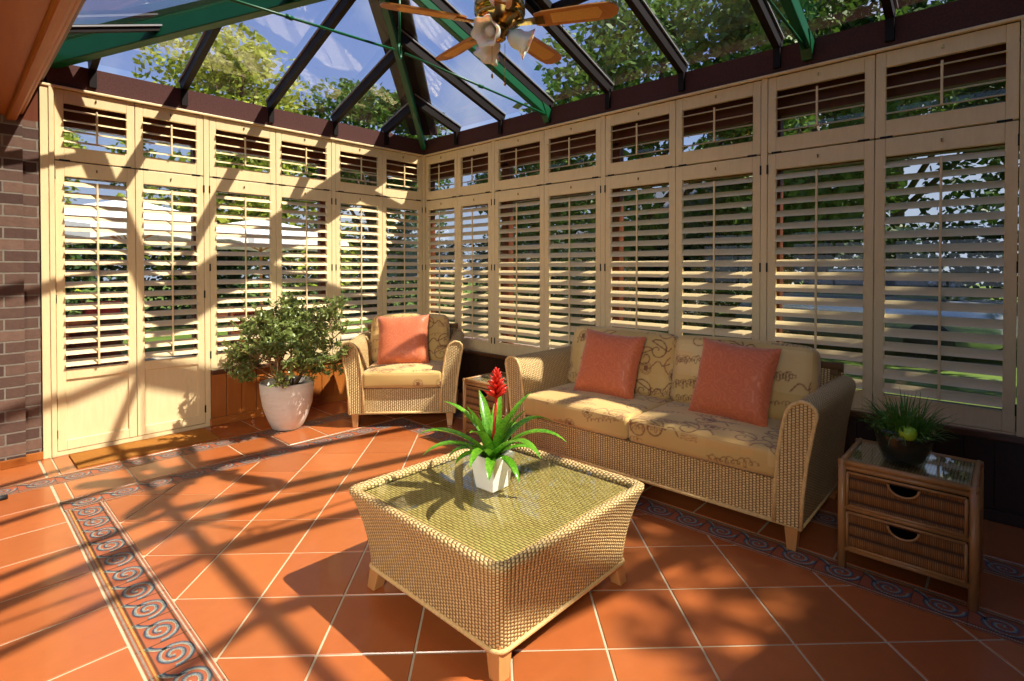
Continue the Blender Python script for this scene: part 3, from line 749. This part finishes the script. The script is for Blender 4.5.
def throw(loc,rot,size,label,seed,group):
    m=MB();n=26;h=size/2;T=.075;rnd=random.Random(seed);ph=rnd.uniform(0,6)
    for sg in (-1,1):
        P=[]
        for j in range(n+1):
            row=[]
            for i in range(n+1):
                u=-1+2*i/n;v=-1+2*j/n
                x=u*h*(1-.07*(1-v*v));y=v*h*(1-.07*(1-u*u))
                z=sg*T*((1-u**4)*(1-v**4))**.55+.004*sin(u*9+ph)*abs(v)**2+.004*sin(v*8+ph)*abs(u)**2
                row.append((x,y,z))
            P.append(row if sg>0 else row[::-1])
        m.grid(P)
    o=m.build('throw_cushion',M['damask'],None);o.location=loc;o.rotation_euler=rot
    return tag(o,label,'cushion',group)

sofa=empty('rattan_sofa',(-1.045,-3.235,0),-pi/2,'two-seat rattan sofa with script-print cushions below the right wall shutters','sofa')
rattan_seat(sofa,1.80,.84,2,11)
chair=empty('rattan_armchair',(-1.141,-1.190,0),radians(-42.9),'rattan armchair with script-print cushions in the room corner','armchair')
rattan_seat(chair,.86,.80,1,31)
# sofa pillows : local plane of pillow x-y, normal z -> facing -x world, leaning back
def pil(loc,face,lean,size,roll,label,seed):
    R=Matrix.Rotation(face,4,'Z')@Matrix.Rotation(radians(90-lean),4,'X')@Matrix.Rotation(roll,4,'Z')
    return throw(loc,R.to_euler(),size,label,seed,'terracotta throw cushions')
pil((-.665,-2.865,.665),-pi/2+radians(8),20,.44,radians(-4),'terracotta damask cushion leaning at the left end of the sofa',1)
pil((-.665,-3.685,.670),-pi/2-radians(2),20,.45,radians(-3),'terracotta damask cushion leaning at the right half of the sofa',2)
cR=Matrix.Rotation(radians(-42.9),4,'Z')
pc=Vector((-1.141,-1.19,0))+cR@Vector((-.04,.36,.665))
pil(tuple(pc),radians(-42.9)+radians(0),20,.46,radians(2),'terracotta damask cushion on the armchair seat',3)

# ------------------------------------------------------------------ coffee table
tx,ty=-2.145,-3.283
ct=empty('rattan_coffee_table',(tx,ty,0),0,'square flared rattan coffee table with glass top','coffee table')
def rsq(h,r,n=6,sub=6):
    pts=[]
    for c,(sx,sy) in enumerate(((1,-1),(1,1),(-1,1),(-1,-1))):
        a0=-pi/2+c*pi/2
        for k in range(n+1):
            a=a0+(pi/2)*k/n;pts.append((sx*(h-r)+r*cos(a),sy*(h-r)+r*sin(a)))
    return pts
def ring_loft(m,levels):
    P=[];UV=[];v=0;prev=None
    for (h,z,r) in levels:
        pts=rsq(h,r);
        if prev: v+=sqrt((h-prev[0])**2+(z-prev[1])**2)
        prev=(h,z);L=0;row=[];ur=[]
        base=rsq(.40,.05)
        for k,(x,y) in enumerate(pts):
            row.append((x,y,z));ur.append((L,v));a=base[k];b=base[(k+1)%len(base)];L+=sqrt((a[0]-b[0])**2+(a[1]-b[1])**2)
        ur.append((L,v));P.append(row);UV.append(ur)
    m.grid(P,UV,closed=True)
m=MB();ring_loft(m,[(.378,.090,.04),(.382,.15,.04),(.390,.21,.04),(.402,.27,.04),(.418,.33,.04),(.433,.375,.04),(.442,.395,.04),(.442,.409,.04),(.432,.416,.04),(.416,.414,.036),(.403,.405,.032),(.400,.392,.03)])
m.build('body',M['wicker'],ct)
m=MB();m.loop([(x,y,.094) for x,y in rsq(.378,.04)],.010);m.build('base_rail',M['braidp'],ct)
m=MB();m.quad((-.402,-.402,.386),(.402,-.402,.386),(.402,.402,.386),(-.402,.402,.386),[(0,0),(0,.80),(.80,.80),(.80,0)]);m.build('woven_top',M['wicktop'],ct)
m=MB();m.box(-.394,.394,-.394,.394,.4035,.4095);m.build('glass_top',M['tglass'],ct,bevel=.002)
for sx in (-1,1):
    for sy in (-1,1):
        m=MB();x=sx*.335;y=sy*.335;o=.022;t=.034;b=.024
        m.hexa([(x+sx*o-b,y+sy*o-b,0),(x+sx*o+b,y+sy*o-b,0),(x+sx*o+b,y+sy*o+b,0),(x+sx*o-b,y+sy*o+b,0)],[(x-t,y-t,.12),(x+t,y-t,.12),(x+t,y+t,.12),(x-t,y+t,.12)]);m.build('leg',M['legwood'],ct,bevel=.004)

# ------------------------------------------------------------------ bromeliad
px,py,pz=-2.165,-3.270,.4097
br_=empty('potted_bromeliad',(px,py,pz),radians(2),'bromeliad with red flower head in a square white pot on the coffee table','potted plant')
m=MB()
def sq(h,z): return [(-h,-h,z),(h,-h,z),(h,h,z),(-h,h,z)]
L=[sq(.048,0),sq(.068,.14),sq(.061,.14),sq(.056,.118)];vs=[p for q in L for p in q];fs=[(3,2,1,0),(12,13,14,15)]
for k in range(3):
    for i in range(4): fs.append((4*k+i,4*k+(i+1)%4,4*k+4+(i+1)%4,4*k+4+i))
m.add(vs,fs);m.build('pot',M['ceramic'],br_,bevel=.003)
m=MB();m.box(-.050,.050,-.050,.050,.11,.122);m.build('soil',M['soil'],br_)
rnd=random.Random(4);lf=MB();WK=1.35
def strap(m,az,L,el,droop,w,base,n=14,twist=0):
    hd=Vector((cos(az),sin(az),0));sd=Vector((-sin(az),cos(az),0));p=Vector(base);e=el;rows=[]
    for i in range(n+1):
        t=i/n;ww=w*WK*(1.0-.15*t)*(1-(max(0,t-.55)/.45)**2.2) if t<1 else .0005
        up=(-hd*sin(e)+Vector((0,0,1))*cos(e))
        rows.append([p-sd*ww+up*ww*.35,p-up*ww*.12,p+sd*ww+up*ww*.35]);d=hd*cos(e)+Vector((0,0,1))*sin(e);p=p+d*(L/n);e-=droop/n*(.4+1.2*t)
    m.grid(rows)
specs=[]
for k in range(9): specs.append((rnd.uniform(0,6.3) if 0 else k*2.4+.3,rnd.uniform(.30,.36),radians(rnd.uniform(38,55)),radians(rnd.uniform(70,110)),.018))
for k in range(8): specs.append((k*2.4+1.1,rnd.uniform(.24,.32),radians(rnd.uniform(60,76)),radians(rnd.uniform(25,70)),.019))
for k in range(9): specs.append((k*2.4+2,rnd.uniform(.16,.22),radians(rnd.uniform(20,40)),radians(rnd.uniform(80,120)),.016))
for az,Ln,el,dr,w_ in specs: strap(lf,az,Ln,el,dr,w_*.95,(cos(az)*.012,sin(az)*.012,.12))
lf.build('leaves',M['brom'],br_)
m=MB();m.tube([(0,0,.12),(.005,-.005,.24),(.012,-.012,.365)],[.008,.006,.006],8);fs_=m.build('flower_stem',M['bromred'],br_)
m=MB()
for k in range(34):
    t=k/33;z=.365+.10*t;az=k*2.4;r=.050*(1-t)**.7+.004
    p0=Vector((.012,-.012,z));hd=Vector((cos(az),sin(az),0));tip=p0+hd*r+Vector((0,0,.030))
    m.tube([p0,(p0*.4+tip*.6),tip],[.005,.009*(1-.4*t),.001],6)
m.build('flower_head',M['bromred'],br_)

# ------------------------------------------------------------------ end tables
def end_table(root,w,d,h):
    """local: front at y=0 facing -y, x 0..w"""
    r=.016
    def pole(a,b,rr=r): m=MB();m.tube([a,b],rr,10);return m
    for x in (r,w-r):
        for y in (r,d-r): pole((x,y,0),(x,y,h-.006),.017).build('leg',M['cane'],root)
    m=MB()
    for z in (h-.03,.265,.085):
        for a,b in (((r,r,z),(w-r,r,z)),((r,d-r,z),(w-r,d-r,z)),((r,r,z),(r,d-r,z)),((w-r,r,z),(w-r,d-r,z))): m.tube([a,b],.012,8)
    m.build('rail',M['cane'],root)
    m=MB()
    for a,b in (((0,r,h-.008),(w,r,h-.008)),((0,d-r,h-.008),(w,d-r,h-.008)),((r,0,h-.008),(r,d,h-.008)),((w-r,0,h-.008),(w-r,d,h-.008))): m.tube([a,b],.013,10)
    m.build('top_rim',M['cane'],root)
    m=MB();m.quad((r,r,h-.01),(w-r,r,h-.01),(w-r,d-r,h-.01),(r,d-r,h-.01),[(0,0),(w,0),(w,d),(0,d)]);m.build('woven_top',M['wickf'],root)
    m=MB();m.box(2*r,w-2*r,2*r,d-2*r,h-.006,h-.001);m.build('glass_top',M['tglass'],root)
    m=MB()
    for x in (r+.004,w-r-.004): m.quad((x,r,.09),(x,d-r,.09),(x,d-r,h-.03),(x,r,h-.03),[(0,.09),(d,.09),(d,h-.03),(0,h-.03)])
    m.quad((r,d-r,.09),(w-r,d-r,.09),(w-r,d-r,h-.03),(r,d-r,h-.03),[(0,.09),(w,.09),(w,h-.03),(0,h-.03)]);m.quad((r,r,.09),(w-r,r,.09),(w-r,d-r,.09),(r,d-r,.09),[(0,0),(w,0),(w,d),(0,d)])
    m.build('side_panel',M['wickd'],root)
    for z0,z1 in ((.100,.250),(.280,h-.047)):
        x0=2*r+.006;x1=w-2*r-.006;xc=w/2;R=.052;m=MB();N=12
        # front face with half-round pull cut-out: strips
        xs=[x0,xc-R]+[xc-R*cos(pi*k/N) for k in range(1,N)]+[xc+R,x1]
        for a,b in zip(xs,xs[1:]):
            def top(x): return z1-.012-(sqrt(max(0,R*R-(x-xc)**2))*.8 if abs(x-xc)<R else -.012)
            ta,tb=top(a),top(b)
            if a>=xc-R-1e-6 and b<=xc+R+1e-6: ta=min(ta,z1-.012);tb=min(tb,z1-.012)
            else: ta=tb=z1
            m.quad((a,.004,z0),(b,.004,z0),(b,.004,tb),(a,.004,ta),[(z0,a),(z0,b),(tb,b),(ta,a)])
        m.quad((xc-R,.004,z1-.012),(xc+R,.004,z1-.012),(xc+R,.004,z1),(xc-R,.004,z1),[(0,0),(0,R),(.01,R),(.01,0)])
        dr=m.build('drawer',M['wickd'],root)
        e=MB();e.tube([(xc-R*cos(pi*k/12),.002,z1-.012-.8*R*sin(pi*k/12)) for k in range(13)],.005,6)
        for a,b in (((x0,.003,z0),(x1,.003,z0)),((x0,.003,z1),(x1,.003,z1)),((x0,.003,z0),(x0,.003,z1)),((x1,.003,z0),(x1,.003,z1))): e.tube([a,b],.006,6)
        e.build('drawer_edging',M['cane'],dr)
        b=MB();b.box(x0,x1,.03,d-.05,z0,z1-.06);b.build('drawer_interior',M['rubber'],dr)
et=empty('rattan_end_table',(-1.03,-4.275,0),-pi/2,'two-drawer rattan end table under the bowl of grassy plants','side table','rattan end tables')
end_table(et,.47,.40,.47)
et2=copy_tree(et);et2.location=(-1.03,-1.80,0);et2['label']='two-drawer rattan end table between the sofa and the armchair'

# glass bowl of grass plants
bp=empty('bowl_planter',(-.86,-4.49,.4695),0,'glass bowl of grassy green plants standing on the right end table','potted plant')
m=MB();m.lathe([(.055,0),(.075,.004),(.092,.05),(.105,.11),(.110,.15),(.105,.15),(.100,.11),(.087,.05),(.07,.01)],28);m.build('bowl',M['bowl'],bp)
m=MB();m.lathe([(.05,.008),(.068,.012),(.084,.05),(.096,.10),(.06,.115),(.0,.12)],24);m.build('soil',M['soil'],bp)
m=MB();rnd=random.Random(9)
for k in range(330):
    az=rnd.uniform(0,6.28);rr=rnd.uniform(0,.08);strap(m,az+rnd.uniform(-.6,.6),rnd.uniform(.08,.21),radians(rnd.uniform(35,88)),radians(rnd.uniform(10,110)),.0022,(cos(az)*rr,sin(az)*rr,.10),6)
m.build('grass_blades',M['grass'],bp)
m=MB()
for k in range(90):
    az=rnd.uniform(0,6.28);el=rnd.uniform(.2,1.2);r0=rnd.uniform(.08,.17);c=Vector((cos(az)*cos(el)*r0,sin(az)*cos(el)*r0,.12+sin(el)*r0*.6));s=rnd.uniform(.008,.018)
    u=Vector((rnd.gauss(0,1),rnd.gauss(0,1),rnd.gauss(0,.4))).normalized();v=u.orthogonal().normalized()
    m.add([c-u*s,c+v*s*.5,c+u*s,c-v*s*.5],[(0,1,2,3)])
m.build('small_leaves',M['grass'],bp)
m=MB();m.lathe([(.003,.004),(.018,.0),(.030,.012),(.034,.030),(.028,.048),(.014,.055),(.003,.049)],20);ap=m.build('green_apple',M['apple']);ap.location=(-.955,-4.515,.592);tag(ap,'small green apple nestled in the bowl of grassy plants','apple')
m=MB();m.tube([(0,0,.048),(.003,0,.066)],.0015,5);m.build('stalk',M['bark'],ap)

# ------------------------------------------------------------------ potted shrub
pr=empty('potted_shrub',(-1.785,-.50,0),0,'leafy variegated shrub in a round whitewashed pot against the back wall','potted plant')
m=MB();m.lathe([(.105,0),(.118,.01),(.160,.10),(.190,.20),(.204,.30),(.208,.375),(.203,.385),(.195,.375),(.190,.33)],40,wob=lambda i,t:1+.012*sin(3*t+i)+.006*sin(7*t));m.build('pot',M['pot'],pr)
m=MB();m.lathe([(.188,.33),(.10,.345),(.0,.35)],24,capb=False);m.build('soil',M['soil'],pr)
rnd=random.Random(21);st=MB();lv=MB()
def leaf(m,p,d,s,w=.42):
    d=d.normalized();sdv=d.cross(Vector((rnd.gauss(0,.5),rnd.gauss(0,.5),1)));sdv=sdv.normalized() if sdv.length>1e-3 else Vector((1,0,0));up=sdv.cross(d)
    m.add([p,p+d*s*.45-sdv*s*w*.5+up*s*.06,p+d*s*.45+up*-.02*s,p+d*s*.45+sdv*s*w*.5+up*s*.06,p+d*s-up*s*.12],[(0,1,2),(0,2,3),(1,4,2),(2,4,3)],smooth=True)
def branch(p,d,L,r,depth):
    n=4;pts=[p]
    for i in range(n):
        d=(d+Vector((rnd.gauss(0,.16),rnd.gauss(0,.16),rnd.gauss(0,.10)+.05))).normalized();p=p+d*(L/n);
        if p.y>.40: p.y=.40;d.y=-abs(d.y)
        if p.x>.34: p.x=.34;d.x=-abs(d.x)*.5
        pts.append(p)
    st.tube(pts,[r*(1-.5*i/n) for i in range(n+1)],5,cap=False)
    if depth<=1:
        for q in pts[2:]:
            for k in range(5):
                leaf(lv,q+Vector((rnd.gauss(0,.008),rnd.gauss(0,.008),rnd.gauss(0,.008))),Vector((rnd.gauss(0,1),rnd.gauss(0,1),rnd.gauss(.35,.7))),rnd.uniform(.032,.055))
    if depth==0:
        for k in range(7): leaf(lv,p,Vector((rnd.gauss(0,1),rnd.gauss(0,1),rnd.gauss(.6,.6))),rnd.uniform(.035,.058))
        return
    for k in range(3 if depth>1 else 4):
        t=rnd.choice(pts[2:]);branch(t,(d+Vector((rnd.gauss(0,.65),rnd.gauss(0,.65),rnd.gauss(0,.40)))).normalized(),L*rnd.uniform(.55,.8),r*.6,depth-1)
for k in range(10):
    a=k*2*pi/10+rnd.uniform(-.3,.3);tl_=rnd.uniform(.25,1.0);branch(Vector((cos(a)*.06,sin(a)*.06,.33)),Vector((cos(a)*tl_,sin(a)*tl_*.8-.05,1.0)),rnd.uniform(.27,.38),.011,3)
for k in range(3):  # low trailing sprays on the left
    branch(Vector((-.10,.0,.42)),Vector((-1.0,rnd.uniform(-.3,.2),.55-.30*k)),.20,.006,2)
st.build('stems',M['bark'],pr);lv.build('leaves',M['jade'],pr)

# door mat
m=MB();m.box(-3.12,-2.27,-.40,-.045,-.001,.012);mo_=m.build('door_mat',M['coir'],bevel=.004);tag(mo_,'coir doormat lying in front of the shutter doors','doormat')
# black stand whose feet reach into the frame at the left edge
sd_=empty('black_stand',(-3.86,-.76,0),0,'black stand whose two feet show at the left edge of the floor','stand')
for a in (radians(12),radians(-37),radians(150)):
    m=MB();m.tube([(0,0,.16),(.12*cos(a),.12*sin(a),.08),(.34*cos(a),.34*sin(a),.016)],[.012,.011,.010],8);l_=m.build('leg',M['rubber'],sd_)
    m=MB();m.tube([(.33*cos(a),.33*sin(a),.014),(.40*cos(a),.40*sin(a),.012)],.014,8);m.build('foot',M['rubber'],l_)
m=MB();m.tube([(0,0,.12),(0,0,1.1)],.012,10);m.build('pole',M['rubber'],sd_)

# ------------------------------------------------------------------ outdoors
m=MB();m.box(-40,60,-60,50,-.25,-.16);tag(struct(m.build('lawn',M['lawn'])))
m=MB();m.box(-8,4,.3,5.5,-.16,-.10);struct(m.build('patio',M['paving']))
def parasol(loc,R,label):
    r=empty('garden_parasol',loc,radians(20),label,'parasol','white parasols on the patio')
    m=MB();m.tube([(0,0,.0),(0,0,2.27)],.025,10);m.build('pole',M['fanwood'],r)
    m=MB();m.lathe([(.25,0),(.25,.06),(.05,.08)],20);m.build('base',M['slate'],r)
    c=MB();n=8;vs=[(0,0,2.28)]
    for rr,z in ((.5,2.10),(1,1.86)):
        for k in range(n*4):
            a=2*pi*k/(n*4);s=1-.05*abs(sin(a*n/2));vs.append((R*rr*cos(a)*s,R*rr*sin(a)*s,z+.05*abs(sin(a*n/2))*rr))
    for k in range(n*4):
        a=2*pi*k/(n*4);s=1-.05*abs(sin(a*n/2));vs.append((R*cos(a)*s,R*sin(a)*s,1.72+.05*abs(sin(a*n/2))))
    N=n*4;fs=[(0,1+k,1+(k+1)%N) for k in range(N)]
    for q in range(2): fs+=[(1+q*N+k,1+(q+1)*N+k,1+(q+1)*N+(k+1)%N,1+q*N+(k+1)%N) for k in range(N)]
    c.add(vs,fs);c.build('canopy',M['canvas'],r)
    for k in range(n):
        a=2*pi*k/n;b=MB();b.tube([(0,0,1.7),(R*.5*cos(a),R*.5*sin(a),2.04)],.008,5);b.build('rib',M['fanwood'],r)
parasol((-2.1,3.3,-.10),1.35,'white garden parasol outside the shutter doors')
parasol((.15,4.9,-.10),1.5,'white garden parasol outside, behind the potted shrub window')
def gchair(loc,rz,label):
    r=empty('garden_chair',loc,rz,label,'garden chair','garden chairs on the patio')
    m=MB();m.box(-.24,.24,-.24,.24,.40,.43);m.build('seat',M['mahog'],r)
    for x in (-.22,.22):
        for y in (-.22,.22): m=MB();m.box(x-.02,x+.02,y-.02,y+.02,0,.40 if y<0 else .95);m.build('leg',M['mahog'],r)
    m=MB()
    for k in range(5): m.box(-.2,.2,.21,.23,.5+k*.09,.55+k*.09)
    m.build('backrest',M['mahog'],r)
    m=MB();m.box(-.22,.22,-.23,.2,.43,.49);m.box(-.21,.21,.14,.2,.48,.92);m.build('cushion',M['redc'],r,bevel=.02)
gchair((-1.25,2.2,-.10),radians(200),'red-cushioned wooden garden chair outside, left of the shrub')
gchair((-2.6,1.9,-.10),radians(150),'red-cushioned wooden garden chair outside the shutter doors')
gchair((-2.1,4.6,-.10),radians(10),'red-cushioned wooden garden chair far side of the patio')
tb=empty('garden_table',(-.9,3.3,-.10),0,'round wooden garden table on the patio outside','garden table')
m=MB();m.lathe([(.0,.70),(.55,.70),(.55,.735),(0,.735)],28);m.build('tabletop',M['mahog'],tb)
for k in range(4): a=k*pi/2+.4;m=MB();m.tube([(.4*cos(a),.4*sin(a),0),(.35*cos(a),.35*sin(a),.70)],.025,6);m.build('leg',M['mahog'],tb)
# white house beyond the garden
hs=empty('white_house',(16,5.5,-.16),radians(60),'white rendered house with slate roof beyond the garden','house')
m=MB();m.box(-4,4,-3,3,0,2.9);m.build('wall',M['render'],hs)
m=MB();m.add([(-4.3,-3.3,2.8),(4.3,-3.3,2.8),(4.3,3.3,2.8),(-4.3,3.3,2.8),(-4.3,0,4.6),(4.3,0,4.6)],[(0,1,5,4),(2,3,4,5),(0,4,3),(1,2,5),(0,3,2,1)]);m.build('roof',M['slate'],hs)
for x in (-2.6,0,2.6):
    m=MB();m.box(x-.5,x+.5,-3.04,-2.98,1.0,2.1);wq=m.build('window',M['cargl'],hs)
for y in (-1.4,1.4):
    m=MB();m.box(-4.04,-3.98,y-.5,y+.5,1.0,2.1);wq=m.build('window',M['cargl'],hs)
# parked car
cr=empty('parked_car',(7.6,-2.9,-.16),radians(75),'silver car parked outside beyond the right wall','car')
m=MB();secs=[(-2.1,.45,.75,.72),(-2.0,.30,.92,.80),(-1.2,.28,.98,.85),(-.6,.28,1.0,.85),(.9,.28,1.0,.85),(1.8,.30,.92,.82),(2.1,.42,.70,.70)]
P=[[(x,-w_,z0),(x,-w_,z1-.12),(x,-w_+.1,z1),(x,w_-.1,z1),(x,w_,z1-.12),(x,w_,z0)] for x,z0,z1,w_ in secs];m.grid(P,closed=True);m.add(P[0],[(0,1,2,3,4,5)]);m.add(P[-1],[(5,4,3,2,1,0)]);m.build('body',M['carp'],cr)
m=MB();m.hexa([(-1.5,-.75,.95),(1.1,-.75,.95),(1.1,.75,.95),(-1.5,.75,.95)],[(-1.0,-.58,1.40),(.35,-.58,1.40),(.35,.58,1.40),(-1.0,.58,1.40)]);m.build('windows',M['cargl'],cr,bevel=.03)
m=MB();m.box(-.98,.33,-.57,.57,1.39,1.44);m.build('roof',M['carp'],cr,bevel=.02)
for x in (-1.3,1.3):
    for y in (-.8,.8): m=MB();m.tube([(x,y-.1,.32),(x,y+.1,.32)],.32,20);m.build('wheel',M['rubber'],cr)

# trees
def tree_mesh(seed,H,R,nl,ls,z0):
    rnd=random.Random(seed);m=MB();cl=[]
    for k in range(34):
        a=rnd.uniform(0,6.28);t=rnd.random();z=z0+(H-z0)*t;rr=R*sqrt(max(.05,1-(2*t-.9)**2*.8))*rnd.uniform(.35,1);cl.append((Vector((cos(a)*rr,sin(a)*rr,z)),rnd.uniform(.45,.9)*R*.42))
    for i in range(nl):
        c,s=rnd.choice(cl);d=Vector((rnd.gauss(0,1),rnd.gauss(0,1),rnd.gauss(0,1))).normalized();p=c+d*s*(rnd.random()**.4)
        u=Vector((rnd.gauss(0,1),rnd.gauss(0,1),rnd.gauss(0,.6))).normalized();v=u.orthogonal().normalized();v=(Matrix.Rotation(rnd.uniform(0,6),3,u)@v)
        q=ls*rnd.uniform(.6,1.3);m.add([p-u*q,p+v*q*.55,p+u*q,p-v*q*.55],[(0,1,2,3)])
    tk=MB();tk.tube([(0,0,0),(.05,0,z0*.6),(0,.1,z0),(0,0,H*.8)],[H*.03,H*.024,H*.02,H*.006],8)
    for c,s in cl[:16]: tk.tube([(0,0,max(z0*.7,c.z*.55)),tuple(c*.6+Vector((0,0,c.z*.25))),tuple(c)],[H*.010,H*.007,.01],5)
    return m.mesh('crown'),tk.mesh('trunk')
protos=[tree_mesh(1,7.5,2.6,14000,.10,1.6),tree_mesh(2,6.5,3.0,15000,.095,1.0),tree_mesh(3,9.0,2.8,16000,.10,2.2)]
TM=[M['tleafA'],M['tleafB'],M['tleafC']]
def tree(x,y,pi_,s,mi,label,rz=None,grp='trees around the conservatory'):
    r=empty('garden_tree',(x,y,-.16),rz if rz is not None else random.uniform(0,6),label,'tree',grp);r.scale=(s,s,s)
    for nme,me,mt in (('crown',protos[pi_][0],TM[mi]),('trunk',protos[pi_][1],M['barkd'])):
        o=bpy.data.objects.new(nme,me);COL.objects.link(o);o.parent=r
        if not me.materials: me.materials.append(mt)
        o.material_slots[0].link='OBJECT';o.material_slots[0].material=mt
TREES=[ # x,y,proto,scale,leaf,label
 (1.9,11.0,1,1.12,0,'yellow-green tree seen through the glass roof behind the shrub'),
 (5.6,10.0,0,.95,1,'mid green tree seen through the roof just left of the hip beam'),
 (-3.2,14.5,1,1.0,0,'pale green tree farthest left behind the back windows'),
 (9.5,6.5,0,.80,1,'green tree beyond the room corner, just right of the hip beam'),
 (9.4,2.4,1,1.28,1,'broad tree beyond the right wall, below the fan blades'),
 (8.8,-1.8,2,1.02,1,'tall green tree beyond the right wall, behind the middle shutters'),
 (8.2,-6.4,2,.92,2,'tall dark tree beyond the right wall, nearest the top right corner'),
 (-7.5,14.0,2,.72,2,'dark tree beyond the brick wall'),
 (-1.6,-12.3,2,1.12,1,'tall tree behind the conservatory, shading its near end'),
 (1.9,-9.3,2,.84,1,'tree close outside the near end, dappling the sunlit floor'),
 (14.5,-2.5,0,1.25,2,'dark tree in the second row beyond the right wall'),
]
for x,y,p,s,mi,lb in TREES: tree(x,y,p,s,mi,lb)
# clipped hedge closing the view at eye level
def hedge(x0,y0,x1,y1,h,label,mt,seed):
    rnd=random.Random(seed);m=MB();L=sqrt((x1-x0)**2+(y1-y0)**2);d=Vector(((x1-x0)/L,(y1-y0)/L,0));nn=Vector((-d.y,d.x,0))
    for i in range(int(L*h*420)):
        p=Vector((x0,y0,-.16))+d*rnd.uniform(0,L)+nn*rnd.gauss(0,.28)+Vector((0,0,h*rnd.random()**.9))
        u=Vector((rnd.gauss(0,1),rnd.gauss(0,1),rnd.gauss(0,.6))).normalized();v=u.orthogonal().normalized();q=.09*rnd.uniform(.6,1.3)
        m.add([p-u*q,p+v*q*.6,p+u*q,p-v*q*.6],[(0,1,2,3)])
    tag(m.build('garden_hedge',mt),label,'hedge')
hedge(-9,11.5,9,9.5,2.4,'dense green hedge across the garden behind the back windows',M['tleafC'],5)
hedge(9.2,9,9.4,-9,2.3,'dense dark hedge across the garden beyond the right wall',M['tleafC'],6)

# ------------------------------------------------------------------ light
sun=bpy.data.lights.new('sun','SUN');sun.energy=10;sun.angle=radians(.7);sun.color=(1,.92,.77)
so=bpy.data.objects.new('sun',sun);COL.objects.link(so);so.rotation_euler=Vector((-.38,.65,-1.0)).to_track_quat('-Z','Y').to_euler()
wd=bpy.data.worlds.new('sky');SC.world=wd;wd.use_nodes=True;nt=wd.node_tree;nt.nodes.clear()
tc=nt.nodes.new('ShaderNodeTexCoord');sp=nt.nodes.new('ShaderNodeSeparateXYZ');nt.links.new(tc.outputs['Generated'],sp.inputs[0])
rp=nt.nodes.new('ShaderNodeValToRGB');nt.links.new(sp.outputs[2],rp.inputs[0]);e=rp.color_ramp.elements
e[0].position=0;e[0].color=srgb(205,216,236)+(1,);e[1].position=.7;e[1].color=srgb(112,142,212)+(1,)
q=e.new(.3);q.color=srgb(150,178,236)+(1,)
nz=nt.nodes.new('ShaderNodeTexNoise');nt.links.new(tc.outputs['Generated'],nz.inputs['Vector']);nz.inputs['Scale'].default_value=3.5;nz.inputs['Detail'].default_value=6
cr2=nt.nodes.new('ShaderNodeValToRGB');nt.links.new(nz.outputs[0],cr2.inputs[0]);cr2.color_ramp.elements[0].position=.52;cr2.color_ramp.elements[1].position=.75
mx=nt.nodes.new('ShaderNodeMix');mx.data_type='RGBA';nt.links.new(cr2.outputs[0],mx.inputs[0]);nt.links.new(rp.outputs[0],mx.inputs[6]);mx.inputs[7].default_value=(.85,.88,.95,1)
bg=nt.nodes.new('ShaderNodeBackground');nt.links.new(mx.outputs[2],bg.inputs[0]);bg.inputs[1].default_value=.84
wo=nt.nodes.new('ShaderNodeOutputWorld');nt.links.new(bg.outputs[0],wo.inputs[0])
SC.view_settings.view_transform='Standard';SC.view_settings.look='None';SC.view_settings.exposure=.08;SC.view_settings.gamma=.98
SC.cycles.max_bounces=8;SC.cycles.transparent_max_bounces=24;SC.cycles.caustics_reflective=False;SC.cycles.caustics_refractive=False

# added warm fill light behind the camera, no lamp seen there
fl_=bpy.data.lights.new('fill_light','AREA');fl_.energy=26;fl_.size=.9;fl_.color=(1,.93,.80);fl_.spread=radians(80)
fo_=bpy.data.objects.new('fill_light',fl_);COL.objects.link(fo_);fo_.location=(-5.0,-5.0,1.95);fo_.rotation_euler=(Vector((-1.9,-1.6,.2))-Vector((-5.0,-5.0,1.95))).to_track_quat('-Z','Y').to_euler()
